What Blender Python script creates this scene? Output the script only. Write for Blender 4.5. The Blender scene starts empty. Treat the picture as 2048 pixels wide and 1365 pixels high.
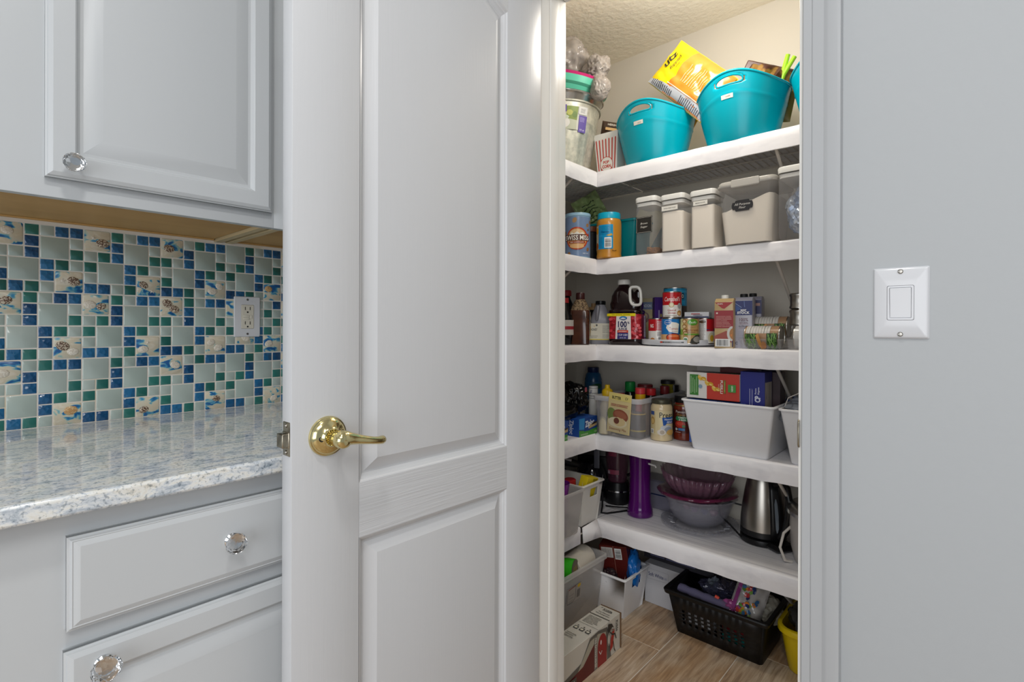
import bpy, bmesh, math, random
from mathutils import Vector, Matrix, noise
S = bpy.context.scene
COL = S.collection
PI = math.pi
rnd = random.Random(7)

# ------------------------------------------------------------------ camera
H = 1.14                       # eye height
FPX, CY = 1034.18, 656.23      # focal length and principal row of the 2048x1365 photograph
YAW, PIT, ROL = math.radians(42.3585), math.radians(-0.0601), math.radians(0.1575)
_F = Vector((-math.sin(YAW)*math.cos(PIT), math.cos(YAW)*math.cos(PIT), math.sin(PIT)))
_R = Vector((math.cos(YAW), math.sin(YAW), 0)); _U = _R.cross(_F)
_R, _U = _R*math.cos(ROL)+_U*math.sin(ROL), -_R*math.sin(ROL)+_U*math.cos(ROL)
cd = bpy.data.cameras.new('camera'); cam = bpy.data.objects.new('camera', cd); COL.objects.link(cam)
cam.matrix_world = Matrix(((_R.x, _U.x, -_F.x, 0), (_R.y, _U.y, -_F.y, 0), (_R.z, _U.z, -_F.z, H), (0, 0, 0, 1)))
cd.sensor_width = 36; cd.lens = 36*FPX/2048; cd.shift_y = -(682.5-CY)/2048; cd.clip_start = .02
S.camera = cam
def X(px, y):
    """world x of the point at depth y seen in photograph column px (eye level)"""
    d = _F+_R*((px-1024)/FPX)
    return d.x*y/d.y

# ------------------------------------------------------------------ light
W = bpy.data.worlds.new('world'); S.world = W; W.use_nodes = True
W.node_tree.nodes['Background'].inputs[0].default_value = (.80, .90, 1.0, 1)
W.node_tree.nodes['Background'].inputs[1].default_value = .36
def area(name, loc, rot, sx, sy, e, col):
    l = bpy.data.lights.new(name, 'AREA'); l.shape = 'RECTANGLE'; l.size = sx; l.size_y = sy; l.energy = e; l.color = col
    o = bpy.data.objects.new(name, l); o.location = loc; o.rotation_euler = rot; COL.objects.link(o); return o
area('kitchen_downlight', (-.22, .06, 2.415), (0, 0, 0), .14, .14, 6.5, (1, .985, .96))
area('kitchen_ceiling_light', (.75, -.55, 2.40), (0, 0, 0), 1.0, 1.0, 19, (1, .99, .97))
area('kitchen_fill_light', (.95, -2.7, 1.30), (math.radians(88), 0, math.radians(12)), 3.3, 2.0, 60, (.93, .96, 1.0))  # added fill panel behind the camera for the lower pantry, no window modelled
pl = bpy.data.lights.new('pantry_lamp', 'POINT'); pl.energy = 9.5; pl.color = (1, .95, .88); pl.shadow_soft_size = .09
po = bpy.data.objects.new('pantry_lamp', pl); po.location = (-.64, 1.57, 2.16); COL.objects.link(po)
S.view_settings.view_transform = 'Standard'; S.view_settings.look = 'None'
S.view_settings.exposure = .12; S.view_settings.gamma = 1; S.view_settings.use_curve_mapping = False

# ------------------------------------------------------------------ materials
def lin(h):
    if isinstance(h, str):
        h = h.lstrip('#'); h = [int(h[i:i+2], 16)/255 for i in (0, 2, 4)]
    return [((c+.055)/1.055)**2.4 if c > .04045 else c/12.92 for c in h]
class NT:
    def __init__(s, name):
        s.m = bpy.data.materials.new(name); s.m.use_nodes = True; s.t = s.m.node_tree
        s.p = s.t.nodes['Principled BSDF']
    def n(s, ty, **kw):
        x = s.t.nodes.new(ty)
        for k, v in kw.items():
            if k[0] == 'i': x.inputs[int(k[1:])].default_value = v
            else: setattr(x, k, v)
        return x
    def l(s, a, b): s.t.links.new(a, b)
def mat(name, col, rough=.5, metal=0, alpha=1, spec=.5, trans=0, ior=1.45, bump=None, vary=None, coat=0):
    """bump = (scale xyz, strength, distance, detail); vary = (scale xyz, second colour, lo, hi)"""
    k = NT(name); p = k.p; c = lin(col)
    p.inputs['Base Color'].default_value = (*c, 1); p.inputs['Roughness'].default_value = rough
    p.inputs['Metallic'].default_value = metal; p.inputs['Alpha'].default_value = alpha
    p.inputs['Specular IOR Level'].default_value = spec; p.inputs['IOR'].default_value = ior
    p.inputs['Transmission Weight'].default_value = trans; p.inputs['Coat Weight'].default_value = coat
    tc = k.n('ShaderNodeTexCoord')
    if vary:
        mp = k.n('ShaderNodeMapping'); mp.inputs['Scale'].default_value = vary[0]; k.l(tc.outputs['Object'], mp.inputs[0])
        nz = k.n('ShaderNodeTexNoise', i2=1.0, i3=6.0); k.l(mp.outputs[0], nz.inputs[0])
        r = k.n('ShaderNodeValToRGB'); e = r.color_ramp.elements
        e[0].position = vary[2]; e[1].position = vary[3]; e[0].color = (*c, 1); e[1].color = (*lin(vary[1]), 1)
        k.l(nz.outputs[0], r.inputs[0]); k.l(r.outputs[0], p.inputs['Base Color'])
    if bump:
        mp = k.n('ShaderNodeMapping'); mp.inputs['Scale'].default_value = bump[0]; k.l(tc.outputs['Object'], mp.inputs[0])
        nz = k.n('ShaderNodeTexNoise', i2=1.0, i3=bump[3]); k.l(mp.outputs[0], nz.inputs[0])
        b = k.n('ShaderNodeBump'); b.inputs['Strength'].default_value = bump[1]; b.inputs['Distance'].default_value = bump[2]
        k.l(nz.outputs[0], b.inputs['Height']); k.l(b.outputs[0], p.inputs['Normal'])
    return k.m
M = {}
def mm(key, *a, **kw):
    if key not in M: M[key] = mat(key, *a, **kw)
    return M[key]
def printed(name, rough):
    k = NT(name); a = k.n('ShaderNodeAttribute', attribute_name='Col'); k.l(a.outputs['Color'], k.p.inputs['Base Color'])
    k.p.inputs['Roughness'].default_value = rough; return k.m
M['print'] = printed('printed_paper', .42); M['print_gloss'] = printed('printed_gloss', .2)

PAINT = '#cbccce'
M['wallpaint'] = mat('wall_paint', '#a9acae', .55, bump=((55, 55, 55), .25, .0012, 4))
M['pantrypaint'] = mat('pantry_wall_paint', '#dfd8cb', .6, bump=((40, 40, 40), .25, .001, 4))
M['doorV'] = mat('door_paint_vertical_grain', PAINT, .3, bump=((230, 230, 7), .3, .0006, 3))
M['doorH'] = mat('door_paint_horizontal_grain', PAINT, .3, bump=((230, 7, 230), .8, .0012, 3))
M['doorS'] = mat('door_paint_smooth', PAINT, .28)
M['cab'] = mat('cabinet_paint', '#c6c9cb', .26, bump=((9, 9, 9), .12, .0006, 2))
M['trim'] = mat('trim_paint_darkened', '#acaeb0', .28, bump=((150, 150, 6), .12, .0004, 2))  # white trim darkened in colour to offset the strong frontal light
M['jamb'] = mat('trim_paint_lightened', '#e8e6e1', .28, bump=((150, 150, 6), .12, .0004, 2))  # same white trim, colour lightened because the jamb face catches less light
M['ceil'] = mat('knockdown_ceiling', '#faf0dc', .7, bump=((44, 44, 44), 1.0, .005, 4))
M['kceil'] = mat('kitchen_ceiling', '#d9d9d6', .8)
M['brass'] = mat('polished_brass', '#d9cb96', .14, 1)
M['chrome'] = mat('chrome', '#d8d9da', .07, 1)
M['steel'] = mat('brushed_steel', '#a9a49c', .28, 1, bump=((4, 4, 260), .1, .0004, 2))
M['nickel'] = mat('worn_nickel', '#a79f8e', .3, 1, vary=((60, 60, 60), '#7c7466', .4, .7))
M['crystal'] = mat('crystal', '#ffffff', .0, trans=1, ior=1.52)
M['black'] = mat('black_plastic', '#121214', .3)
M['matblack'] = mat('matte_black', '#0d0d0f', .55)
M['basket'] = mat('basket_black', '#08080a', .42)
M['clearrim'] = mat('clear_plastic_rim', '#cfcfd2', .15, alpha=.6)
M['bagblack'] = mat('black_film', '#08080a', .16)
M['white'] = mat('white_plastic', '#dcdad4', .28)
M['whiteb'] = mat('white_bin_plastic', '#e6e6e8', .34)
M['plate'] = mat('white_plate', '#cccdd0', .16)
M['almond'] = mat('almond_plastic', '#cfcabb', .25)
M['teal'] = mat('teal_plastic', '#00a0b2', .24, spec=.35)
M['tealdk'] = mat('dark_teal_plastic', '#057f86', .3)
M['liner'] = mat('white_shelf_liner', '#f0eef0', .34, vary=((2.2, 75, 9), '#d3d1d6', .50, .66), bump=((7, 7, 26), .35, .0035, 3))
M['liner_left'] = mat('white_shelf_liner_left', '#f0eef0', .34, vary=((75, 2.2, 9), '#d3d1d6', .50, .66), bump=((7, 7, 26), .35, .0035, 3))
M['wire'] = mat('coated_wire', '#cfc8bf', .4)
M['clear'] = mat('clear_plastic', '#d6d3d2', .12, alpha=.15)
M['clearbin'] = mat('clear_bin_plastic', '#c9c7c9', .14, alpha=.25)
M['clear2'] = mat('thin_clear_plastic', '#d6d2cc', .1, alpha=.2)
M['frost'] = mat('frosted_plastic', '#dcd9d6', .25, alpha=.40)
M['wood'] = mat('cabinet_underside_wood', '#b48a50', .5, vary=((6, 1.2, 40), '#c9a063', .35, .65))
M['woodedge'] = mat('cabinet_edge_wood', '#c8b48c', .5)
M['grout'] = mat('grout', '#d9d2c8', .75, vary=((14, 14, 14), '#cdc0a6', .55, .8))
M['galv'] = mat('galvanised_steel', '#b4b4a8', .45, .5, vary=((55, 55, 55), '#d3d1c2', .35, .65))
M['flour'] = mat('flour', '#ebe1d2', .9, bump=((50, 50, 50), .2, .002, 3))

# quartz worktop
k = NT('quartz'); tc = k.n('ShaderNodeTexCoord'); mp = k.n('ShaderNodeMapping'); mp.inputs['Scale'].default_value = (60, 24, 60)
mp.inputs['Rotation'].default_value = (0, 0, .3)
k.l(tc.outputs['Object'], mp.inputs[0]); nz = k.n('ShaderNodeTexNoise', i2=1.0, i3=10.0, i4=.74); nz.inputs['Distortion'].default_value = .35
k.l(mp.outputs[0], nz.inputs[0])
r = k.n('ShaderNodeValToRGB'); cr = r.color_ramp; cr.elements[0].position = .30; cr.elements[0].color = (*lin('#7c8994'), 1)
cr.elements[1].position = .70; cr.elements[1].color = (*lin('#b9b6ac'), 1)
for pos, cc in ((.40, '#b4bdc6'), (.47, '#d2d7dc'), (.54, '#eaeae6'), (.62, '#e0dcd2')):
    e = cr.elements.new(pos); e.color = (*lin(cc), 1)
n2 = k.n('ShaderNodeTexNoise', i2=190.0, i3=4.0, i4=.6); k.l(tc.outputs['Object'], n2.inputs[0])
r2 = k.n('ShaderNodeValToRGB'); r2.color_ramp.elements[0].position = .36; r2.color_ramp.elements[1].position = .47; r2.color_ramp.elements[0].color = (*lin('#bfc4c9'), 1); r2.color_ramp.elements[1].color = (1, 1, 1, 1); k.l(n2.outputs[0], r2.inputs[0])
mx = k.n('ShaderNodeMix', data_type='RGBA', blend_type='MULTIPLY'); mx.inputs[0].default_value = 1; k.l(nz.outputs[0], r.inputs[0]); k.l(r.outputs[0], mx.inputs[6]); k.l(r2.outputs[0], mx.inputs[7])
k.l(mx.outputs[2], k.p.inputs['Base Color']); k.p.inputs['Roughness'].default_value = .09
M['quartz'] = k.m

# glass tiles
def tilemat(name, c1, c2, rough, bscale, bstr, bdist):
    k = NT(name); tc = k.n('ShaderNodeTexCoord'); oi = k.n('ShaderNodeObjectInfo')
    va = k.n('ShaderNodeVectorMath', operation='ADD'); k.l(tc.outputs['Object'], va.inputs[0])
    vs = k.n('ShaderNodeVectorMath', operation='SCALE'); k.l(oi.outputs['Random'], vs.inputs[3]); vs.inputs[0].default_value = (3, 5, 7)
    k.l(vs.outputs[0], va.inputs[1])
    nz = k.n('ShaderNodeTexNoise', i2=bscale*.5, i3=3.0); k.l(va.outputs[0], nz.inputs[0])
    a = k.n('ShaderNodeMath', operation='ADD'); k.l(nz.outputs[0], a.inputs[0]); k.l(oi.outputs['Random'], a.inputs[1])
    m2 = k.n('ShaderNodeMath', operation='MULTIPLY'); k.l(a.outputs[0], m2.inputs[0]); m2.inputs[1].default_value = .5
    r = k.n('ShaderNodeValToRGB'); r.color_ramp.elements[0].color = (*lin(c1), 1); r.color_ramp.elements[1].color = (*lin(c2), 1)
    r.color_ramp.elements[0].position = .25; r.color_ramp.elements[1].position = .75
    k.l(m2.outputs[0], r.inputs[0]); k.l(r.outputs[0], k.p.inputs['Base Color'])
    k.p.inputs['Roughness'].default_value = rough; k.p.inputs['Coat Weight'].default_value = .6; k.p.inputs['Coat Roughness'].default_value = .05
    if bstr:
        n2 = k.n('ShaderNodeTexVoronoi', i2=bscale); k.l(va.outputs[0], n2.inputs[0])
        b = k.n('ShaderNodeBump'); b.inputs['Strength'].default_value = bstr; b.inputs['Distance'].default_value = bdist
        k.l(n2.outputs[0], b.inputs['Height']); k.l(b.outputs[0], k.p.inputs['Normal'])
    return k.m
M['tileB'] = tilemat('blue_crackle_glass', '#0b436e', '#246c9a', .12, 120, .55, .003)
M['tileG'] = tilemat('green_glass', '#20605a', '#2f756c', .2, 60, 0, 0)
M['tileW'] = tilemat('pale_glass', '#a3b2ab', '#b0bcb6', .22, 30, 0, 0)
# resin of the sea shell tiles: sand with blue swirls
k = NT('shell_tile_resin'); tc = k.n('ShaderNodeTexCoord'); oi = k.n('ShaderNodeObjectInfo')
vs = k.n('ShaderNodeVectorMath', operation='SCALE'); vs.inputs[0].default_value = (9, 4, 6); k.l(oi.outputs['Random'], vs.inputs[3])
va = k.n('ShaderNodeVectorMath', operation='ADD'); k.l(tc.outputs['Object'], va.inputs[0]); k.l(vs.outputs[0], va.inputs[1])
mp = k.n('ShaderNodeMapping'); mp.inputs['Scale'].default_value = (1, 1, 1.9); mp.inputs['Rotation'].default_value = (.5, 0, 0); k.l(va.outputs[0], mp.inputs[0])
nz = k.n('ShaderNodeTexNoise', i2=30.0, i3=2.0); nz.inputs['Distortion'].default_value = .9; k.l(mp.outputs[0], nz.inputs[0])
r = k.n('ShaderNodeValToRGB'); cr = r.color_ramp; cr.elements[0].position = .0; cr.elements[0].color = (*lin('#1c4a86'), 1)
cr.elements[1].position = 1; cr.elements[1].color = (*lin('#cfc6b2'), 1)
for pos, cc in ((.36, '#1f5a92'), (.41, '#3f8cb2'), (.45, '#8fb4ae'), (.48, '#c6c2b0'), (.6, '#c9bea6'), (.7, '#d2cab8')):
    e = cr.elements.new(pos); e.color = (*lin(cc), 1)
k.l(nz.outputs[0], r.inputs[0]); k.l(r.outputs[0], k.p.inputs['Base Color']); k.p.inputs['Roughness'].default_value = .18
M['tileS'] = k.m
def shellmat(name, a, b):
    k = NT(name); tc = k.n('ShaderNodeTexCoord'); nz = k.n('ShaderNodeTexNoise', i2=420.0, i3=3.0); k.l(tc.outputs['Object'], nz.inputs[0])
    r = k.n('ShaderNodeValToRGB'); r.color_ramp.elements[0].position = .46; r.color_ramp.elements[1].position = .6
    r.color_ramp.elements[0].color = (*lin(a), 1); r.color_ramp.elements[1].color = (*lin(b), 1)
    k.l(nz.outputs[0], r.inputs[0]); k.l(r.outputs[0], k.p.inputs['Base Color']); k.p.inputs['Roughness'].default_value = .35; return k.m
M['shellA'] = shellmat('brown_patterned_shell', '#5a3f30', '#d2c6b0'); M['shellB'] = shellmat('pale_shell', '#c6bcab', '#e0dacd')
M['shellC'] = shellmat('tan_shell', '#b48a58', '#d3b98c')
# wood look floor tile
k = NT('wood_look_tile'); tc = k.n('ShaderNodeTexCoord'); oi = k.n('ShaderNodeObjectInfo')
vs = k.n('ShaderNodeVectorMath', operation='SCALE'); vs.inputs[0].default_value = (9, 4, 6); k.l(oi.outputs['Random'], vs.inputs[3])
va = k.n('ShaderNodeVectorMath', operation='ADD'); k.l(tc.outputs['Object'], va.inputs[0]); k.l(vs.outputs[0], va.inputs[1])
mp = k.n('ShaderNodeMapping'); mp.inputs['Scale'].default_value = (70, 5, 1); k.l(va.outputs[0], mp.inputs[0])
nz = k.n('ShaderNodeTexNoise', i2=1.0, i3=7.0, i4=.62); nz.inputs['Distortion'].default_value = 1.1; k.l(mp.outputs[0], nz.inputs[0])
mp2 = k.n('ShaderNodeMapping'); mp2.inputs['Scale'].default_value = (7, 4, 1); k.l(va.outputs[0], mp2.inputs[0])
n2 = k.n('ShaderNodeTexNoise', i2=1.0, i3=3.0); k.l(mp2.outputs[0], n2.inputs[0])
r = k.n('ShaderNodeValToRGB'); cr = r.color_ramp; cr.elements[0].position = .3; cr.elements[0].color = (*lin('#8f7a68'), 1)
cr.elements[1].position = .68; cr.elements[1].color = (*lin('#d2c1ac'), 1)
e = cr.elements.new(.5); e.color = (*lin('#b9a48c'), 1)
k.l(nz.outputs[0], r.inputs[0])
r2 = k.n('ShaderNodeValToRGB'); r2.color_ramp.elements[0].position = .4; r2.color_ramp.elements[1].position = .65
r2.color_ramp.elements[0].color = (1, 1, 1, 1); r2.color_ramp.elements[1].color = (*lin('#ecd6bc'), 1); k.l(n2.outputs[0], r2.inputs[0])
mx = k.n('ShaderNodeMix', data_type='RGBA', blend_type='MULTIPLY'); mx.inputs[0].default_value = 1
k.l(r.outputs[0], mx.inputs[6]); k.l(r2.outputs[0], mx.inputs[7]); k.l(mx.outputs[2], k.p.inputs['Base Color']); k.p.inputs['Roughness'].default_value = .38
b = k.n('ShaderNodeBump'); b.inputs['Strength'].default_value = .2; b.inputs['Distance'].default_value = .001; k.l(nz.outputs[0], b.inputs['Height']); k.l(b.outputs[0], k.p.inputs['Normal'])
M['plank'] = k.m

# ------------------------------------------------------------------ mesh helpers
def rrect(w, d, r, n=4, cx=0, cy=0):
    r = max(min(r, w/2-1e-4, d/2-1e-4), 1e-4); P = []
    for sx, sy, a0 in ((1, 1, 0), (-1, 1, 90), (-1, -1, 180), (1, -1, 270)):
        for i in range(n+1):
            a = math.radians(a0+90*i/n); P.append((cx+sx*(w/2-r)+r*math.cos(a), cy+sy*(d/2-r)+r*math.sin(a)))
    return P
class B:
    def __init__(s): s.v = []; s.f = []; s.m = []; s.s = []
    def add(s, vs, fs, m=0, sm=False, T=None):
        o = len(s.v)
        for p in vs: s.v.append((T @ Vector(p)) if T else Vector(p))
        for f in fs: s.f.append([i+o for i in f]); s.m.append(m); s.s.append(sm)
        return s
    def box(s, x0, y0, z0, x1, y1, z1, m=0, T=None, c=0):
        if x0 > x1: x0, x1 = x1, x0
        if y0 > y1: y0, y1 = y1, y0
        if z0 > z1: z0, z1 = z1, z0
        if c:
            W, D = x1-x0, y1-y0; cx, cy = (x0+x1)/2, (y0+y1)/2
            L = [[(x, y, z) for x, y in rrect(W-2*i, D-2*i, c, 2, cx, cy)] for z, i in ((z0, c), (z0+c, 0), (z1-c, 0), (z1, c))]
            return s.loft(L, m, True, True, True, T)
        v = [(x, y, z) for z in (z0, z1) for x, y in ((x0, y0), (x1, y0), (x1, y1), (x0, y1))]
        return s.add(v, [(3, 2, 1, 0), (4, 5, 6, 7), (0, 1, 5, 4), (1, 2, 6, 5), (2, 3, 7, 6), (3, 0, 4, 7)], m, False, T)
    def loft(s, L, m=0, cap0=False, cap1=False, sm=True, T=None, closed=True):
        n = len(L[0]); v = [p for l in L for p in l]; f = []
        for j in range(len(L)-1):
            for i in range(n if closed else n-1):
                a, b = j*n+i, j*n+(i+1) % n; f.append((a, b, b+n, a+n))
        if cap0: f.append(tuple(range(n-1, -1, -1)))
        if cap1: f.append(tuple(range((len(L)-1)*n, len(L)*n)))
        return s.add(v, f, m, sm, T)
    def lathe(s, P, n=32, m=0, sm=True, T=None, cx=0, cy=0):
        L = [[(cx+r*math.cos(2*PI*i/n), cy+r*math.sin(2*PI*i/n), z) for i in range(n)] for r, z in P]
        return s.loft(L, m, P[0][0] > 0 and P[0][0] < 1e9 and s._cap, P[-1][0] > 0 and s._cap, sm, T)
    _cap = True
    def shell(s, P, n=32, m=0, T=None, cx=0, cy=0):
        L = [[(cx+r*math.cos(2*PI*i/n), cy+r*math.sin(2*PI*i/n), z) for i in range(n)] for r, z in P]
        return s.loft(L, m, False, False, True, T)
    def prism(s, P, z0, z1, m=0, T=None):
        n = len(P); v = [(x, y, z0) for x, y in P]+[(x, y, z1) for x, y in P]
        return s.add(v, [tuple(range(n-1, -1, -1)), tuple(range(n, 2*n))]+[(i, (i+1) % n, n+(i+1) % n, n+i) for i in range(n)], m, False, T)
    def tube(s, P, r, n=8, m=0, closed=False, T=None):
        P = [Vector(p) for p in P]; k = len(P); L = []; up = None
        for i, p in enumerate(P):
            t = (P[(i+1) % k]-P[i-1]) if closed else (P[min(i+1, k-1)]-P[max(i-1, 0)])
            t.normalize()
            if up is None: up = t.orthogonal().normalized()
            up = (up-t*up.dot(t)).normalized(); q = t.cross(up); rr = r[i] if isinstance(r, (list, tuple)) else r
            L.append([p+(up*math.cos(2*PI*j/n)+q*math.sin(2*PI*j/n))*rr for j in range(n)])
        if closed: L.append(L[0]); return s.loft(L, m, False, False, True, T)
        return s.loft(L, m, True, True, True, T)
    def bin(s, w0, d0, w1, d1, h, r=.012, t=.0022, rim=.007, rh=.009, m=0, T=None, lip=True):
        """open tapered bin with rounded corners, wall thickness and a rolled rim"""
        def lp(w, d, z, rr): return [(x, y, z) for x, y in rrect(w, d, rr, 4)]
        L = [lp(w0-.006, d0-.006, 0, r), lp(w0, d0, .004, r), lp(w1, d1, h-rh, r)]
        if lip: L += [lp(w1+2*rim, d1+2*rim, h-rh, r+rim), lp(w1+2*rim, d1+2*rim, h-.0015, r+rim), lp(w1+2*rim-.003, d1+2*rim-.003, h, r+rim)]
        L += [lp(w1-2*t, d1-2*t, h, r-t), lp(w0-2*t, d0-2*t, t+.002, r-t)]
        return s.loft(L, m, True, True, True, T)
    def panel(s, O, U, V, Nn, rings, m=0, mf=None, hole=False):
        """concentric rectangular mouldings; O corner, U and V edge vectors, Nn outward; rings = [(inset, height)]"""
        O, U, V, Nn = map(Vector, (O, U, V, Nn)); u, v = U.normalized(), V.normalized(); w, h = U.length, V.length; L = []
        for i, z in rings:
            L.append([O+u*i+v*i+Nn*z, O+u*(w-i)+v*i+Nn*z, O+u*(w-i)+v*(h-i)+Nn*z, O+u*i+v*(h-i)+Nn*z])
        s.loft(L, m, False, not hole, False)
        return s
    def obj(s, name, mats, parent=None, loc=None, rz=0, bev=0, ang=35, rot=None, link=True):
        me = bpy.data.meshes.new(name); me.from_pydata([tuple(p) for p in s.v], [], s.f)
        if not isinstance(mats, (list, tuple)): mats = [mats]
        for x in mats: me.materials.append(M[x] if isinstance(x, str) else x)
        me.polygons.foreach_set('material_index', s.m); me.polygons.foreach_set('use_smooth', s.s)
        bm = bmesh.new(); bm.from_mesh(me); bmesh.ops.remove_doubles(bm, verts=bm.verts, dist=1e-6)
        bmesh.ops.recalc_face_normals(bm, faces=bm.faces); bm.to_mesh(me); bm.free()
        me.set_sharp_from_angle(angle=math.radians(ang))
        o = bpy.data.objects.new(name, me)
        if loc is not None: o.location = loc
        o.rotation_euler = rot if rot else (0, 0, rz)
        if parent: o.parent = parent
        if bev:
            b = o.modifiers.new('bevel', 'BEVEL'); b.width = bev; b.segments = 2; b.limit_method = 'ANGLE'; b.angle_limit = math.radians(40)
        COL.objects.link(o); return o
def tag(o, label, cat, group=None):
    o['label'] = label; o['category'] = cat
    if group: o['group'] = group
    return o
def thing(name, label, cat, loc=(0, 0, 0), rz=0, group=None, rot=None):
    o = bpy.data.objects.new(name, None); o.location = loc; o.rotation_euler = rot if rot else (0, 0, rz); COL.objects.link(o)
    o.empty_display_size = .02
    return tag(o, label, cat, group)
def struct(o): o['kind'] = 'structure'; return o
def Tm(loc=(0, 0, 0), rot=(0, 0, 0), sc=(1, 1, 1)):
    from mathutils import Euler
    return Matrix.Translation(loc) @ Euler(rot).to_matrix().to_4x4() @ Matrix.Diagonal((*sc, 1))

# ------------------------------------------------------------------ flat print (labels) with mesh letters
_tc = {}
def glyphs(txt, bold, shear):
    k = (txt, bold, shear)
    if k not in _tc:
        c = bpy.data.curves.new('t', 'FONT'); c.body = txt; c.size = 1; c.resolution_u = 2; c.offset = bold; c.shear = shear; c.fill_mode = 'FRONT'
        o = bpy.data.objects.new('t', c); me = o.to_mesh()
        V = [(v.co.x, v.co.y) for v in me.vertices]; Fc = [tuple(p.vertices) for p in me.polygons]
        o.to_mesh_clear(); bpy.data.objects.remove(o); bpy.data.curves.remove(c)
        _tc[k] = (V, Fc)
    return _tc[k]
class Print:
    def __init__(s, step=0, vstep=0): s.vstep = vstep; s.bm = bmesh.new(); s.cl = s.bm.loops.layers.float_color.new('Col'); s.k = 0; s.step = step; s.seed = 3
    def _poly(s, P, col, z):
        try: f = s.bm.faces.new([s.bm.verts.new((x, y, z)) for x, y in P])
        except ValueError: return
        c = (*lin(col), 1)
        for l in f.loops: l[s.cl] = c
    def poly(s, P, col): s.k += 1; s._poly(P, col, s.k); return s
    def rect(s, u0, v0, u1, v1, col): return s.poly([(u0, v0), (u1, v0), (u1, v1), (u0, v1)], col)
    def ell(s, u, v, ru, rv, col, a0=0, a1=360, n=28, rot=0):
        c, q = math.cos(rot), math.sin(rot); P = []
        for i in range(n):
            a = math.radians(a0+(a1-a0)*i/(n if a1-a0 == 360 else n-1)); x, y = ru*math.cos(a), rv*math.sin(a); P.append((u+x*c-y*q, v+x*q+y*c))
        return s.poly(P, col)
    def band(s, P, w, col):
        """poly-line stroke"""
        s.k += 1
        for a, b in zip(P, P[1:]):
            d = Vector((b[0]-a[0], b[1]-a[1])); n_ = Vector((-d.y, d.x)); n_.normalize(); n_ *= w/2
            s._poly([(a[0]-n_.x, a[1]-n_.y), (b[0]-n_.x, b[1]-n_.y), (b[0]+n_.x, b[1]+n_.y), (a[0]+n_.x, a[1]+n_.y)], col, s.k)
        return s
    def text(s, txt, u, v, h, col, w=None, bold=.02, shear=0, rot=0, align='c'):
        V, Fc = glyphs(txt, bold, shear)
        if not V: return s
        x0, x1 = min(p[0] for p in V), max(p[0] for p in V); y0, y1 = min(p[1] for p in V), max(p[1] for p in V)
        cap = .73; sy = h/cap; sx = (w/(x1-x0)) if w else sy
        ox = {'c': (x0+x1)/2, 'l': x0, 'r': x1}[align]; s.k += 1; c, q = math.cos(rot), math.sin(rot)
        vs = []
        for x, y in V:
            a, b = (x-ox)*sx, (y-cap/2)*sy; vs.append(s.bm.verts.new((u+a*c-b*q, v+a*q+b*c, s.k)))
        cc = (*lin(col), 1)
        for f in Fc:
            try: g = s.bm.faces.new([vs[i] for i in f])
            except ValueError: continue
            for l in g.loops: l[s.cl] = cc
        return s
    def lines(s, u0, v0, u1, v1, n, col, th=.45, vert=False, gap=.2):
        """rows of fine print too small to read"""
        s.k += 1; R = random.Random(s.seed+s.k)
        for i in range(n):
            if vert:
                d = (u1-u0)/n; a = u0+i*d; s._poly([(a, v0), (a+d*th, v0), (a+d*th, v1-(v1-v0)*R.random()*gap), (a, v1-(v1-v0)*R.random()*gap)], col, s.k)
            else:
                d = (v1-v0)/n; a = v1-(i+1)*d; e = u1-(u1-u0)*R.random()*gap*1.5; m = u0+(e-u0)*R.uniform(.3, .7); g = (u1-u0)*.03
                for p, q in ((u0, m-g), (m, e)): s._poly([(p, a), (q, a), (q, a+d*th), (p, a+d*th)], col, s.k)
        return s
    def bars(s, u0, v0, u1, v1, horiz=False):
        s.rect(u0, v0, u1, v1, '#e8e8e6'); s.k += 1; R = random.Random(5); m = (u1-u0)*.1, (v1-v0)*.1
        L = (v1-v0-2*m[1]) if horiz else (u1-u0-2*m[0]); p = 0
        while p < L*.96:
            w = L*R.choice((.02, .035, .05)); a = (v0+m[1] if horiz else u0+m[0])+p
            s._poly([(u0+m[0], a), (u1-m[0], a), (u1-m[0], a+w), (u0+m[0], a+w)] if horiz else [(a, v0+m[1]), (a+w, v0+m[1]), (a+w, v1-m[1]), (a, v1-m[1])], '#2a2a30', s.k)
            p += w+L*R.choice((.025, .04))
        return s
    def obj(s, name, parent, mapf, gloss=False, label=None, base=.0004, lay=.00016):
        bm = s.bm
        if s.step:
            us = [v.co.x for v in bm.verts]; a, b = min(us), max(us); x = math.floor(a/s.step)*s.step+s.step
            while x < b:
                bmesh.ops.bisect_plane(bm, geom=bm.verts[:]+bm.edges[:]+bm.faces[:], plane_co=(x, 0, 0), plane_no=(1, 0, 0)); x += s.step
        if s.vstep:
            us = [v.co.y for v in bm.verts]; a, b = min(us), max(us); x = math.floor(a/s.vstep)*s.vstep+s.vstep
            while x < b:
                bmesh.ops.bisect_plane(bm, geom=bm.verts[:]+bm.edges[:]+bm.faces[:], plane_co=(0, x, 0), plane_no=(0, 1, 0)); x += s.vstep
        for v in bm.verts: v.co = mapf(v.co.x, v.co.y, base+lay*v.co.z)
        me = bpy.data.meshes.new(name); bm.to_mesh(me); bm.free()
        me.materials.append(M['print_gloss' if gloss else 'print'])
        if s.step: me.polygons.foreach_set('use_smooth', [True]*len(me.polygons))
        o = bpy.data.objects.new(name, me); o.parent = parent; COL.objects.link(o)
        if label: o['label'] = label
        return o
def cyl(R, ph=0, z=0):
    return lambda u, v, o: Vector(((R+o)*math.sin(u/R+ph), -(R+o)*math.cos(u/R+ph), v+z))
def plane(O, U, V):
    O, U, V = Vector(O), Vector(U).normalized(), Vector(V).normalized(); N = U.cross(V)
    return lambda u, v, o: O+U*u+V*v+N*o
def facing(x, y): return math.atan2(-x, y)
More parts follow.
